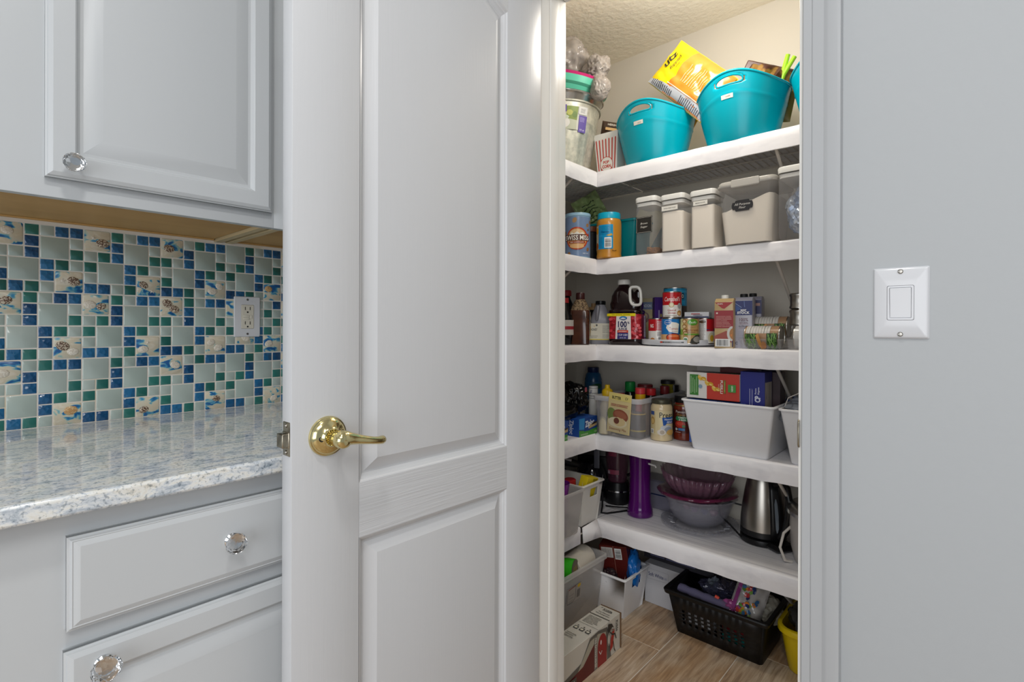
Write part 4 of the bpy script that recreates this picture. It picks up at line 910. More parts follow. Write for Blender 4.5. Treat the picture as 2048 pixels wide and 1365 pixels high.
b = B(); b.loft([[(x, y, zz) for x, y in rrect(w, w, r, 5)] for zz, w, r in ((.140, .075, .02), (.158, .064, .024), (.172, .052, .022), (.180, .044, .021), (.184, .036, .018))], 0, True, True, True); b.obj('bottle_shoulder', 'sugarcrust', t)
b = B(); b.lathe([(.017, .183), (.0185, .186), (.0185, .208), (.016, .212)], 24); mm('darkred', '#3b1a1a', .3); b.obj('cap', 'darkred', t)
p = Print(); p.poly([(-.006, .035), (.033, .035), (.033, .112), (.028, .128), (.014, .136), (.0, .128), (-.006, .112)], '#c9b795'); p.rect(-.004, .048, .031, .075, '#c9a04e'); p.text('BEAN', .013, .096, .011, '#3a2c20', w=.032); p.lines(0, .079, .028, .088, 2, '#5a4a38'); p.ell(.013, .122, .007, .006, '#5a4a38'); p.obj('printed_label', t, rightf(.080, 0, 0))
t = jar('vinegar_bottle', 'slim dark bottle with a brown and cream cap behind the honey jug', -1.312, 1.99, z, [(.024, 0), (.026, .004), (.026, .12), (.018, .145), (.014, .155)], 'bagblack', [(.022, .150), (.022, .162), (.011, .164), (.011, .180)], mm('tancap', '#9a7a52', .5), group=G3, cat='bottle')
# honey jug
t = thing('honey_jug', 'translucent grey honey jug with a moulded handle, black cap and cream label', 'jug', (-1.214, 1.895, z), facing(-1.214, 1.895)); mm('honeyplastic', '#8b8a92', .25, alpha=.93)
b = B(); b.loft([[(x, y, zz) for x, y in rrect(w, d, r, 6)] for zz, w, d, r in ((0, .080, .070, .016), (.005, .086, .076, .018), (.100, .086, .076, .02), (.112, .080, .070, .022), (.135, .066, .060, .024), (.155, .050, .048, .022), (.165, .040, .040, .019), (.170, .036, .036, .018))], 0, True, True, True); b.obj('jug_body', 'honeyplastic', t)
b = B(); b.tube([(-.008, -.030, .160), (-.010, -.048, .158), (-.012, -.052, .14), (-.014, -.050, .115), (-.016, -.040, .102)], .0058, 10); b.obj('handle', 'honeyplastic', t)
b = B(); b.lathe([(.021, .168), (.0215, .169), (.0215, .182), (.020, .184)], 28); b.obj('cap', 'black', t)
p = Print(); p.rect(-.042, .018, .0425, .088, '#cdc7b4'); p.rect(-.042, .018, .0425, .022, '#d6c02a'); p.text('HONEY', -.027, .062, .010, '#33302a', w=.028); p.ell(-.016, .080, .004, .004, '#3d3a34'); p.ell(-.026, .076, .002, .002, '#c79a3a'); p.lines(.008, .048, .038, .082, 6, '#8b867a', th=.3); p.lines(.008, .026, .038, .044, 3, '#8b867a', th=.3); p.lines(-.040, .027, -.006, .040, 2, '#9a9486', th=.3); p.obj('printed_label', t, front(0, .0765, 0))
# cranberry juice jug
jx, jy = -1.082, 1.886; JW, JD = .134, .104
t = thing('juice_jug', 'big dark cranberry juice jug with white cap, white loop handle and red fruit label', 'jug', (jx, jy, z), math.radians(15)); mm('juice', '#1a080b', .06, coat=.6)
def jl(zz, w, d, r, cx=0): return [(x+cx, y, zz) for x, y in rrect(w, d, r, 6)]
b = B(); b.loft([jl(0, .118, .090, .02), jl(.004, .128, .098, .022), jl(.022, .134, .104, .024), jl(.026, .131, .101, .024), jl(.128, .131, .101, .024), jl(.133, .136, .106, .026), jl(.139, .134, .104, .026), jl(.144, .122, .094, .028), jl(.152, .126, .096, .028), jl(.166, .128, .098, .032), jl(.18, .122, .096, .036), jl(.2, .104, .088, .038, -.008), jl(.22, .078, .074, .034, -.012), jl(.236, .052, .052, .025, -.012), jl(.242, .042, .042, .02, -.012), jl(.248, .040, .040, .019, -.012)], 0, True, True, True); b.obj('jug_body', 'juice', t, ang=50)
n = 60; b = B(); b.loft([[(-.012+(r+(.0006 if i % 2 else 0))*math.cos(2*PI*i/n), (r+(.0006 if i % 2 else 0))*math.sin(2*PI*i/n), zz) for i in range(n)] for zz, r in ((.246, .0245), (.248, .0258), (.262, .0252), (.266, .0235))], 0, True, True, True); b.obj('cap', 'white', t)
b = B(); P = []
for i in range(36):
    a = 2*PI*i/36; ca, sa = math.cos(a), math.sin(a); P.append((.048+.0215*math.copysign(abs(ca)**.55, ca)-.004*sa, -.052, .196+.036*math.copysign(abs(sa)**.6, sa)))
b.tube(P, .0058, 10, closed=True); b.obj('handle', 'white', t)
b = B(); b.box(.030, -.012, .17, .060, .012, .224, c=.01); b.obj('grip', 'juice', t)
p = Print(.008); LW = .1305
p.rect(-.062, .024, .140, .124, '#b52a34')
rr = random.Random(3)
for i in range(46):
    u = rr.choice((rr.uniform(-.052, -.034), rr.uniform(.036, .070))); v = rr.uniform(.032, .112); p.ell(u, v, .006, .0058, rr.choice(('#8e1820', '#c8404a', '#a01c28', '#d0525a', '#7c1219')), n=12)
p.poly([(-.031, .024), (.033, .024), (.031, .118), (-.027, .118)], '#dcd6d4'); p.rect(-.063, .116, .050, .127, '#e2cf1e'); p.text('NO SUGAR ADDED', -.008, .1215, .0035, '#5a5212', w=.075)
p.ell(.001, .108, .0155, .0085, '#22497e'); p.ell(.001, .110, .0135, .0055, '#3b86c0'); p.poly([(-.012, .106), (0, .111), (.010, .107), (.013, .103), (-.008, .1025)], '#d6dbe2'); p.text('Ocean Spray', .001, .1045, .0035, '#1d3c78', w=.022, shear=.2)
p.text('100', -.002, .0845, .0235, '#2a2b56', w=.036, bold=.03); p.text('%', .0225, .090, .009, '#2a2b56', w=.0085); p.text('JUICE', -.001, .0655, .0085, '#2a2b56', w=.036, bold=.03)
p.rect(-.0225, .050, .0215, .060, '#c8412a'); p.text('CRANBERRY', -.0005, .055, .0042, '#e6d0c6', w=.034); p.rect(-.0225, .0245, .0215, .050, '#35336e'); p.text('1 CUP', -.011, .041, .0075, '#cfcfe0', w=.018); p.text('2 SERV', .010, .041, .0075, '#cfcfe0', w=.018); p.text('64 FL OZ', 0, .0295, .004, '#cfcfe0', w=.026)
p.rect(.079, .034, .108, .118, '#b0a9bb'); p.lines(.081, .037, .106, .115, 20, '#5f5a72', th=.4); p.rect(.079, .028, .108, .034, '#6a4a80')
def jmap(u, v, o):
    hw, hd, r = .0655+o, .0505+o, .024
    s0 = hw-r; arc = r*PI/2
    if u <= s0 and u >= -s0: return Vector((u, -hd, v))
    sg = 1 if u > 0 else -1; q = abs(u)-s0
    if q < arc: a = q/r; return Vector((sg*(s0+(r+o)*math.sin(a)), -(hd-r)-r*math.cos(a), v))
    q -= arc; return Vector((sg*hw, -(hd-r)+q, v))
p.obj('printed_label', t, jmap, True)
# turntable
tx, ty = -.885, 1.945
t = thing('turntable', 'round white turntable with a rim, carrying the soup cans', 'turntable', (tx, ty, z)); b = B(); b.lathe([(.10, 0), (.108, .001), (.110, .0035), (.136, .004), (.141, .005), (.142, .007), (.142, .024), (.1405, .0255), (.139, .024), (.1385, .0095), (0, .009)], 72); b.obj('tray', 'plate', t)
p = Print(.004); p.rect(-.004, -.0022, .078, .0022, '#3a3a3e'); p.ell(-.004, 0, .0055, .0030, '#c03a22'); p.text('DO NOT WASH IN DISHWASHER', .038, 0, .0022, '#c9c9c9', w=.062); p.obj('sticker', t, lambda u, v, o: cyl(.1421)(u, v, o).xyz+Vector((0, 0, .0165)), True)
t['label'] = 'round white turntable with a raised rim, carrying the soup cans'
zt_ = z+.0095; GC = 'soup and vegetable cans on the turntable'
def d_tom(p, r, h):
    R = PI*r*.98; p.rect(-R, .004, R, h-.004, '#1a6fb4'); p.poly([(-.016, .060), (-.006, .046), (.012, .042), (.030, .040), (.036, .075), (.02, .080), (.004, .082), (-.012, .074)], '#dedbd6'); p.text('Tomato', .013, .058, .011, '#a5352e', w=.036, bold=.0); p.lines(.004, .046, .03, .050, 1, '#9a8f90')
    p.ell(-.010, .080, .013, .0095, '#dfe4ea'); p.ell(-.010, .080, .0118, .0082, '#1f63ac'); p.text('Great Value', -.010, .080, .0035, '#e6e6e6', w=.019); p.rect(-R, .004, R, .036, '#cfa471'); p.ell(.012, .025, .028, .016, '#26325c'); p.ell(.012, .024, .026, .014, '#c04a22'); p.ell(.012, .030, .020, .004, '#d77a48'); p.rect(-.03, .004, .04, .008, '#5a3b26')
def d_mush(p, r, h):
    R = PI*r*.98; p.rect(-R, .004, R, h-.004, '#b8955f'); p.rect(-R, .004, -.025, h-.004, '#c7c07e'); p.rect(-R, .035, -.026, .055, '#7da22c')
    for u, v in ((-.020, .085), (-.020, .066), (-.018, .050), (-.014, .042)): p.ell(u, v, .009, .007, '#8a6038'); p.ell(u, v-.001, .006, .005, '#d6bd92')
    p.ell(.010, .081, .018, .0115, '#4f8f2c'); p.text('Pacific', .010, .081, .0085, '#e4ead8', w=.026, shear=.3, bold=0); p.text('Cream of', .010, .062, .0035, '#7a5a3a', w=.018); p.text('Mushroom', .008, .053, .0095, '#7a3424', w=.046, bold=0); p.rect(-.018, .034, .034, .039, '#5c8f2e'); p.lines(-.016, .043, .032, .048, 1, '#8a6a4a'); p.ell(-.014, .020, .0085, .0075, '#dcdcd4'); p.ell(-.014, .0185, .0065, .004, '#5a8a6a'); p.poly([(.0, .004), (.005, .02), (.02, .034), (.05, .036), (.05, .004)], '#3d3d38'); p.ell(.026, .018, .015, .011, '#8d8b84')
def d_camp(kind):
    def f(p, r, h):
        R = PI*r*.98; p.rect(-R, .004, R, h-.004, '#d6d2cc'); p.rect(-R, .048, R, h-.004, '#b01a22')
        if kind == 0:
            p.text("Campbell's", .001, .071, .017, '#e6e2dc', w=.060, shear=.35, bold=.0); p.ell(-.002, .048, .0095, .0095, '#a8905a'); p.ell(-.002, .048, .007, .007, '#c9bd9a'); p.text('Cream of', -.001, .029, .0065, '#a02a2c', w=.030); p.text('Chicken', -.001, .019, .0065, '#a02a2c', w=.028); p.ell(.028, .045, .008, .011, '#9a9a98'); p.ell(.028, .018, .010, .010, '#a8763c'); p.ell(.026, .016, .006, .005, '#d6b47c'); p.lines(-.028, .007, .018, .011, 1, '#7a6a60')
        elif kind == 1:
            p.rect(-.004, .006, .040, h-.005, '#cfcac6'); p.rect(-.004, .050, .040, h-.005, '#b0303a'); p.text('NG', -.021, .068, .014, '#e2dcd8', w=.014); p.lines(-.001, .053, .024, .088, 8, '#e0cfcc', th=.4); p.lines(.026, .012, .036, .086, 14, '#6d6a6c', th=.4); p.lines(-.001, .030, .024, .046, 4, '#8a8684'); p.bars(0, .008, .024, .026); p.ell(-.018, .014, .009, .008, '#b8763a')
        else:
            p.rect(-R, .006, .004, h-.005, '#cfcbc6'); p.lines(-.022, .012, 0, .078, 12, '#7c7874', th=.35); p.ell(-.010, .083, .012, .006, '#5a4636'); p.poly([(.004, .056), (.032, .050), (.04, .068), (.04, .052), (.004, .052)], '#2e3a6a'); p.ell(.022, .024, .013, .020, '#c9c0a0'); p.ell(.024, .022, .008, .012, '#c4992c')
    return f
def d_beans(p, r, h):
    R = PI*r*.98; p.rect(-R, .004, R, h-.004, '#a58262'); p.rect(-R*.72, .008, -.012, h-.03, '#cfcbc4')
    q = random.Random(4)
    for k_ in range(9): p.rect(-R*.72, .012+k_*.0088, -.012, .0135+k_*.0088, '#6f6b68' if k_ in (1, 6) else '#a9a5a0')
    for zone in ((.006, .044), (.076, .108)):
        p.rect(-.010, zone[0], R*.6, zone[1], '#2f4a22')
        for i in range(44): u = q.uniform(-.004, R*.56); v = q.uniform(zone[0]+.004, zone[1]-.005); a = q.uniform(-.8, .8); p.band([(u-.010*math.cos(a), v-.008*math.sin(a)), (u+.008*math.cos(a), v+.008*math.sin(a))], .0020, q.choice(('#6d9a4a', '#86b05e', '#4f7a34')))
    p.band([(-.006, .048), (.03, .064)], .010, '#c08a4a'); p.ell(.020, .068, .010, .008, '#b07a50')
CH = .097
tincan("soup can with the Tomato label, blue and white, second from the left on the turntable", -.874, 1.848, zt_, .0335, CH, GC, d_tom)
tincan('tan mushroom soup can with a green oval logo, on the turntable', -.806, 1.864, zt_, .0335, CH, GC, d_mush)
tincan('red and white soup can turned to its barcode, leftmost on the turntable', -.944, 1.880, zt_, .0335, CH, GC, d_camp(1))
tincan('soup can showing fine print and a red corner, right of the mushroom can', -.772, 1.925, zt_, .0335, CH, GC, d_camp(2))
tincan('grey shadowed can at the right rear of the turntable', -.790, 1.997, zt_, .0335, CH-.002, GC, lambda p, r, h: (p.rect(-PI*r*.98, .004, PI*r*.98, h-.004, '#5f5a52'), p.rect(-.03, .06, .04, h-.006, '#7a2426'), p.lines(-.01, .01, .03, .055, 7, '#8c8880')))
tincan('plain dark labelled can behind the row, under the tall blue can', -.905, 1.952, zt_, .037, CH+.008, GC, lambda p, r, h: p.rect(-PI*r*.98, .004, PI*r*.98, h-.004, '#3c4a66'))
tincan('red and white cream of chicken soup can stacked on the turntable row', -.872, 1.856, zt_+CH+.0005, .0345, .099, 'cans stacked on the turntable row', d_camp(0))
tincan('tall bright blue soup can stacked behind the cream of chicken can', -.903, 1.950, zt_+CH+.009, .0445, .112, 'cans stacked on the turntable row', lambda p, r, h: (p.rect(-PI*r*.98, .004, PI*r*.98, h-.004, '#157ea6'), p.rect(-PI*r*.98, h-.020, PI*r*.98, h-.012, '#2f97bd'), p.rect(-.03, .066, .035, .090, '#16344c'), p.text('PROGRESSO', .004, .078, .015, '#d6d6cc', w=.058), p.rect(-PI*r*.98, .004, PI*r*.98, .04, '#39302c'), p.ell(-.012, .03, .014, .01, '#b89a6a'), p.rect(-.04, .045, .04, .060, '#2690bb')))
t = carton('sardine_tin', 'flat white and navy tin lying on top of the mushroom can', -.795, 1.915, zt_+CH+.0005, .088, .050, .022, '#c9c9cc', cat='tin', rz=.15, bev=.003); p = Print(); p.rect(-.044, .0, .044, .022, '#c9c9cc'); p.rect(-.044, .0, .044, .006, '#2c3358'); p.rect(-.020, .013, .012, .017, '#b04a4a'); p.ell(.004, .010, .018, .004, '#8a8a92'); p.obj('printed_side', t, front(0, .050, 0))
t = carton('baking_mix_box', 'tan box with a blue band behind the juice jug handle', -1.098, 2.075, z, .058, .035, .198, '#ab9a66', rz=facing(-1.1, 2.07)); p = Print(); p.rect(-.029, .150, .029, .182, '#20406e'); p.text('LONDON', 0, .166, .013, '#b9bdc4', w=.048); p.ell(0, .115, .016, .022, '#5d2a22'); p.ell(0, .120, .008, .012, '#9a8350'); p.obj('printed_front', t, front(0, .035, 0))
t = carton('candy_box', 'purple box standing beside the tall blue can', -1.032, 2.060, z, .036, .035, .200, '#43157c', rz=facing(-1.03, 2.06)+.25); p = Print(); p.rect(-.002, .10, .003, .145, '#b6a8cc'); p.ell(.009, .122, .004, .008, '#b09a50'); p.band([(-.006, .0), (-.006, .2)], .0006, '#6a3aa0'); p.rect(-.015, .06, -.010, .08, '#8a70b0'); p.obj('printed_front', t, front(0, .035, 0))
# stock cartons
def stock(label, x, y, w, d, h, col, capm, draw, rz=0, group='stock cartons on the middle shelf'):
    t = thing('stock_carton', label, 'carton', (x, y, z), rz, group)
    key = 'card_'+col.strip('#'); mm(key, col, .3); b = B()
    b.loft([[(x_, y_, zz) for x_, y_ in rrect(w, d, .003, 2)] for zz in (0, h-.012)]+[[(x_, y_, h) for x_, y_ in rrect(w*.985, d*.5, .003, 2)]], 0, True, True, False); b.obj('carton', key, t)
    b = B(); b.lathe([(.0125, h-.008), (.0125, h+.010), (.0115, h+.012)], 24, cy=-d*.02, cx=-.002); b.obj('screw_cap', capm, t)
    p = Print(); draw(p, w, h); p.obj('printed_front', t, front(0, d, 0)); return t
def d_tan(p, w, h):
    p.poly([(-w/2+.002, h-.014), (w/2-.001, h-.014), (.002, h-.036), (-.006, h-.034)], '#9a2a2a'); p.text('PACIFIC', -.012, h-.019, .005, '#d8d0c6', w=.018)
    p.rect(-w/2, h-.103, w/2, h-.042, '#8e2229'); p.ell(-w/2+.009, h-.051, .003, .003, '#d8d0c6'); p.lines(-w/2+.006, h-.098, w/2-.004, h-.058, 8, '#c89a92', th=.25)
    p.poly([(-w/2, .026), (-w/2, .042), (.008, .060), (w/2, .050), (w/2, .02)], '#96463a'); p.ell(w/2-.002, .050, .018, .026, '#c9c6c2', 90, 270); p.ell(w/2, .050, .012, .019, '#a5703a', 90, 270); p.ell(w/2-.006, .045, .003, .004, '#c87a3a'); p.bars(-w/2+.004, .006, w/2-.010, .032); p.rect(w/2-.004, .005, w/2, .026, '#3a2c4a')
stock('tan and red broth carton with white cap and barcode', -.664, 1.835, .062, .060, .172, '#b89e72', 'white', d_tan, .12)
def d_blue(p, w, h):
    p.rect(-w/2, h-.062, w/2, h-.013, '#202a66'); p.poly([(-w/2, h-.020), (-w/2, h-.055), (-.005, h-.04)], '#2c4a86'); p.band([(.004, h-.014), (.006, h-.035)], .0015, '#6a80b0'); p.band([(-w/2+.002, h-.018), (-.004, h-.036)], .0018, '#7f92ba')
    p.text('BEEF', .002, h-.045, .006, '#d8d8dc', w=.018, bold=.04); p.text('STOCK', .002, h-.0535, .008, '#e2e2e4', w=.040, bold=.04); p.text('100%', .003, h-.077, .012, '#5d2a34', w=.028, bold=0); p.text('NATURAL', .003, h-.088, .006, '#6a4a50', w=.028, bold=0); p.text('GLUTEN FREE', .003, h-.100, .0045, '#4a3a4a', w=.032); p.band([(-.012, h-.093), (.018, h-.093)], .0007, '#8a4a50'); p.band([(-.012, h-.106), (.018, h-.106)], .0007, '#8a4a50'); p.lines(-.016, .03, .010, .062, 5, '#9a98a8', th=.2); p.text('C', -.020, .018, .009, '#4a4a60')
stock('blue and silver beef stock carton with a dark cap, in front', -.613, 1.872, .060, .060, .176, '#a9a8b4', 'matblack', d_blue, .12)
stock('second blue and silver stock carton, behind and right of the first', -.610, 1.957, .062, .060, .182, '#8d8a98', 'matblack', lambda p, w, h: (p.rect(-w/2, h-.062, w/2, h-.013, '#2a2c58'), p.rect(.010, h-.034, .026, h-.024, '#a07a70'), p.lines(-.02, .02, .02, .09, 8, '#6a6478')), .12)
# can dispenser with green bean cans
def tray(x, label):
    t = thing('can_bin', label, 'bin', (x, 1.90, z)); b = B(); P = [(-.085, 0), (-.085, .034)] + [(-.055+.03*i, .034+.0*i) for i in range(0, 1)]
    prof = [(-.085, .036), (-.083, .002), (.083, .002), (.085, .085)]
    b.bin(.128, .170, .134, .176, .034, r=.010, t=.002, rim=.003, rh=.004)
    b.obj('bin_wall', 'clear', t)
    b = B(); n = 10; side = [(-.088, .03)]+[(-.088+.176*i/n, .034+.052*math.sin(PI/2*i/n)**2) for i in range(n+1)]+[(.088, .03)]
    b.prism([(y, z_) for y, z_ in side], 0, .0022, T=Matrix(((0, 0, 1, .0655), (1, 0, 0, 0), (0, 1, 0, 0), (0, 0, 0, 1)))); b.obj('high_side', 'clear', t); return t
tray(-.546, 'low clear bin holding the green bean cans that lie on their sides')
GB = 'green bean cans lying in the clear bin'
for xx, yy, zz, lb in ((-.600, 1.852, z+.0405, 'green bean can lying on its side, lower and nearer one'), (-.596, 1.925, z+.073, 'green bean can lying on its side, upper one behind')):
    t = tincan(lb, xx, yy, zz, .0365, .112, GB, d_beans, rot=(0, math.radians(90), 0)); t.rotation_euler = (math.radians(88) if 0 else 0, math.radians(90), 0)
    # turn the can about its axis so that the nutrition panel faces up and the photo faces the doorway
    t.rotation_euler = (Matrix.Rotation(math.radians(90), 3, 'Y') @ Matrix.Rotation(math.radians(0), 3, 'Z')).to_euler()
tray(-.400, 'second low clear bin beside the green bean cans, cut off by the doorway')
t = tincan('pale can lying in the second clear bin by the doorway', -.450, 1.858, z+.041, .0365, .10, GB+' by the doorway', lambda p, r, h: p.rect(-PI*r*.98, .004, PI*r*.98, h-.004, '#c8c6c2'), rot=(0, math.radians(90), 0))
for i, (zz, lb) in enumerate(((z+.0785, 'silver tin at the doorway edge, bottom of the shiny stack'), (z+.132, 'silver tin at the doorway edge, top of the shiny stack'))):
    t = thing('spice_tin', lb, 'tin', (-.447, 1.895, zz), 0, 'shiny tins at the doorway edge'); b = B(); b.lathe([(.024, 0), (.030, .003), (.0305, .008), (.0285, .012), (.0285, .040), (.0305, .044), (.0305, .049), (.027, .0525)], 32); b.obj('tin_body', 'steel', t)
# ================================================================== FOURTH SHELF
z = ZS[3]
# clear bin of sauces
cbx, cby = -1.072, 1.985
t = thing('clear_bin', 'clear bin of sauce bottles standing left of the creamy sauce jar', 'bin', (cbx, cby, z)); b = B(); b.bin(.190, .372, .206, .400, .150, r=.016, t=.002, rim=.004, rh=.012, lip=False); b.obj('bin_wall', 'clearbin', t, ang=50)
b = B(); b.loft([[(x_, y_, zz) for x_, y_ in rrect(.206+i, .400+i, .02, 4)] for zz, i in ((.140, .000), (.141, .010), (.158, .013), (.160, .011), (.160, -.004), (.141, -.003))], 0, False, False, True); b.obj('rim', 'clearrim', t)
GS = 'sauce bottles standing in the clear bin'
def bottle(label, x, y, prof, body, cap, capm, dz=.004, group=GS, ph=0, draw=None, R=.02):
    t = thing('sauce_bottle', label, 'bottle', (x, y, z+dz), facing(x, y)+ph, group)
    b = B(); b.lathe(prof, 28); b.obj('bottle_body', body, t)
    if cap: b = B(); b.lathe(cap, 28); b.obj('cap', capm, t)
    if draw: p = Print(.005); draw(p); p.obj('printed_label', t, cyl(R), True)
    return t
mm('mustard', '#d6b01c', .35); mm('ranch', '#c9bfa6', .35); mm('grncap', '#15803a', .35); mm('olive', '#8c7f22', .15, coat=.3); mm('redsq', '#b3252a', .35); mm('goldlid', '#8f7a4a', .3, .8); mm('maroonlid', '#6e1f22', .35); mm('pinkred', '#c9393f', .35)
bottle('yellow mustard squeeze bottle with a pointed cap in the clear bin', -1.160, 1.865, [(.026, 0), (.028, .004), (.028, .10), (.024, .13), (.021, .146)], 'mustard', [(.023, .146), (.0235, .164), (.020, .172), (.011, .178), (.010, .192), (.006, .193)], 'mustard')
bottle('white ranch bottle seen through the wall of the clear bin', -1.138, 1.815, [(.023, 0), (.026, .004), (.026, .05), (.020, .075), (.024, .105), (.017, .132)], 'ranch', [(.015, .132), (.015, .146)], 'ranch', draw=lambda p: p.poly([(.004, .02), (.018, .015), (.018, .11), (.006, .09)], '#4a5f88'), R=.0263)
bottle('dark bottle with a bright green cap at the back of the clear bin', -1.13, 2.00, [(.026, 0), (.028, .004), (.028, .12), (.022, .15), (.018, .158)], 'bagblack', [(.021, .156), (.022, .158), (.022, .195), (.019, .198)], 'grncap')
bottle('small jar with a red lid over a gold band in the clear bin', -1.075, 2.03, [(.028, 0), (.030, .004), (.030, .13), (.026, .14), (.026, .165), (.030, .168)], 'goldlid', [(.032, .168), (.032, .186), (.029, .189)], 'maroonlid')
bottle('hot sauce bottle with red cap and yellow label in the clear bin', -1.030, 1.905, [(.018, 0), (.020, .004), (.020, .165)], 'redsq', [(.0205, .165), (.0205, .184), (.018, .187)], 'pinkred', draw=lambda p: (p.rect(-.062, .12, .062, .162, '#d3a21c'), p.rect(-.062, .12, .062, .136, '#c4382a')), R=.0203)
bottle('olive green jar with a black lid, tallest in the clear bin', -1.022, 2.135, [(.028, 0), (.030, .004), (.030, .15), (.0285, .160), (.0255, .166), (.027, .175), (.027, .188)], 'olive', [(.030, .186), (.030, .200), (.027, .202)], 'matblack')
bottle('red capped dark sauce bottle just right of the yellow and red hot sauce', -1.020, 1.975, [(.021, 0), (.022, .004), (.022, .15), (.015, .165)], 'bagblack', [(.020, .150), (.021, .152), (.021, .178), (.018, .18)], 'redsq')
bottle('dark bottle with a maroon cap near the right wall of the clear bin', -1.002, 2.065, [(.018, 0), (.019, .004), (.019, .15), (.015, .165)], 'bagblack', [(.019, .150), (.0195, .152), (.0195, .182), (.017, .184)], 'maroonlid')
bottle('black capped bottle at the right rear corner of the clear bin', -1.000, 2.150, [(.016, 0), (.018, .004), (.018, .15)], 'bagblack', [(.021, .150), (.021, .182)], 'black')
bottle('short jar with yellow bands low inside the clear bin', -1.008, 1.845, [(.028, 0), (.030, .004), (.030, .085), (.026, .095)], 'matblack', [(.0305, .090), (.0305, .094)], 'mustard', draw=lambda p: p.rect(-.09, .024, .09, .030, '#c9b22a'), R=.0303)
bottle('orange sauce bottle against the left wall of the clear bin', -1.150, 1.955, [(.018, 0), (.020, .004), (.020, .12), (.016, .135)], mat('orangesauce', '#a8562a', .3), [(.017, .135), (.017, .15)], 'redsq')
bottle('glass jar with a cream label low behind the seasoning packet', -1.072, 1.855, [(.026, 0), (.028, .004), (.028, .085), (.025, .09)], mat('greyglass', '#6c7a72', .15), [(.026, .09), (.026, .10)], 'goldlid', draw=lambda p: p.rect(-.025, .03, .025, .07, '#c9c2ae'), R=.0283)
bottle('brown bottle standing inside the clear bin near the creamy sauce jar', -1.005, 1.905, [(.016, 0), (.018, .004), (.018, .12), (.014, .135)], mat('brownsauce', '#7a5a3c', .3), [(.0145, .135), (.0145, .145)], 'black')
t = thing('spice_tub', 'white spice shaker with dark rings standing left of the clear bin', 'shaker', (-1.256, 1.905, z), facing(-1.23, 1.9)); b = B(); b.lathe([(.018, 0), (.020, .003), (.020, .175), (.019, .180), (0, .180)], 28); b.obj('shaker_body', 'white', t)
p = Print(.005); [p.rect(-.06, q, .06, q+.0016, '#2c2c34') for q in (.172, .150, .138, .128)]; p.text('S', -.010, .158, .012, '#3a4a80', shear=.3); p.obj('printed_label', t, cyl(.0202))
t = thing('drink_bottle', 'dim blue bottle at the back corner, behind the white spice shaker', 'bottle', (-1.372, 2.08, z), facing(-1.34, 2.08)); mm('bluebot', '#1c4f78', .25); mm('navycap', '#0e1f4a', .35); b = B(); b.lathe([(.036, 0), (.040, .006), (.040, .19), (.034, .215), (.024, .225)], 32); b.obj('bottle_body', 'bluebot', t); b = B(); b.lathe([(.026, .222), (.027, .224), (.027, .245), (.024, .247)], 28); b.obj('cap', 'navycap', t)
p = Print(.008); p.rect(-.12, .10, .12, .18, '#245f86'); p.ell(.02, .16, .03, .012, '#1c5a3a'); p.obj('printed_label', t, cyl(.0402))
# seasoning packet held on the bin front
t = thing('seasoning_packet', 'cream seasoning packet with a meat picture hooked over the clear bin front', 'packet', (-1.050, 1.7735, z+.098), 0, None, (math.radians(0), math.radians(4), 0))
b = B(); b.box(-.050, -.0016, -.076, .050, .0012, .080); mm('packet', '#d0be8a', .4); b.obj('packet_film', 'packet', t, bev=.0006)
p = Print(); p.rect(-.048, .052, .048, .078, '#d8c87a'); p.text('BUTTER', -.014, .062, .0115, '#2a2722', w=.040, bold=.03); p.text('CV', .030, .064, .010, '#3a362c', w=.013); p.lines(-.038, .028, .040, .040, 2, '#a8705a', th=.5, gap=.05); p.rect(-.046, -.072, .046, .022, '#c4b48c')
p.ell(-.026, -.012, .022, .034, '#6f7f46', rot=.5); p.ell(.008, -.006, .034, .024, '#8a4e3a', rot=-.2); p.ell(-.004, -.034, .042, .020, '#cfc4a6'); p.ell(.004, -.030, .026, .018, '#c9b486'); p.ell(-.008, -.028, .012, .012, '#6a3a2e'); p.ell(.008, -.002, .028, .013, '#9a5e46', rot=-.2); p.text('SEASONING', 0, .033, .009, '#b07a66', w=.066, bold=0); p.text('Seasoning Mix', -.001, -.060, .010, '#7a3428', w=.076, bold=.0, shear=.2)
p.obj('printed_front', t, plane((0, -.0016, 0), (1, 0, 0), (0, 0, 1)))
# sauce jars
t = jar('sauce_jar', 'jar of creamy white sauce with a large dark printed name and steel lid', -.924, 1.878, z, [(.036, 0), (.0405, .003), (.0415, .012), (.0405, .022), (.0405, .112), (.0415, .122), (.040, .132), (.036, .139), (.0345, .143)], mm('alfredo', '#c9b690', .22, coat=.5), [(.0375, .142), (.0385, .144), (.0385, .155), (.036, .158), (.03, .157)], mm('jarlid', '#5b5a4c', .35, .7), n=48)
p = Print(.004); p.rect(-.058, .026, .058, .116, '#cdbf97'); p.rect(-.048, .030, -.024, .112, '#c4b183'); p.text('Prego', .021, .102, .021, '#2b2923', w=.058, bold=.01); p.poly([(.002, .092), (.058, .094), (.058, .068), (.02, .070), (.012, .060), (.006, .062)], '#2a539a'); p.text('Homestyle', .031, .0855, .0075, '#d9dde2', w=.040); p.text('Alfredo', .033, .0755, .0075, '#d9dde2', w=.028)
p.rect(-.048, .100, -.028, .114, '#2f4a84'); p.ell(-.036, .078, .010, .015, '#a88448'); p.ell(-.036, .076, .007, .010, '#c9aa6a'); p.ell(.018, .050, .022, .013, '#b9bcc2'); p.ell(.026, .045, .016, .012, '#8d95a2'); p.ell(.0, .036, .016, .011, '#cfc7bd'); p.ell(.002, .036, .008, .008, '#a89c8c'); p.ell(.036, .036, .018, .011, '#c29a56'); p.bars(-.044, .030, -.030, .046, True)
p.obj('printed_label', t, cyl(.0407), True)
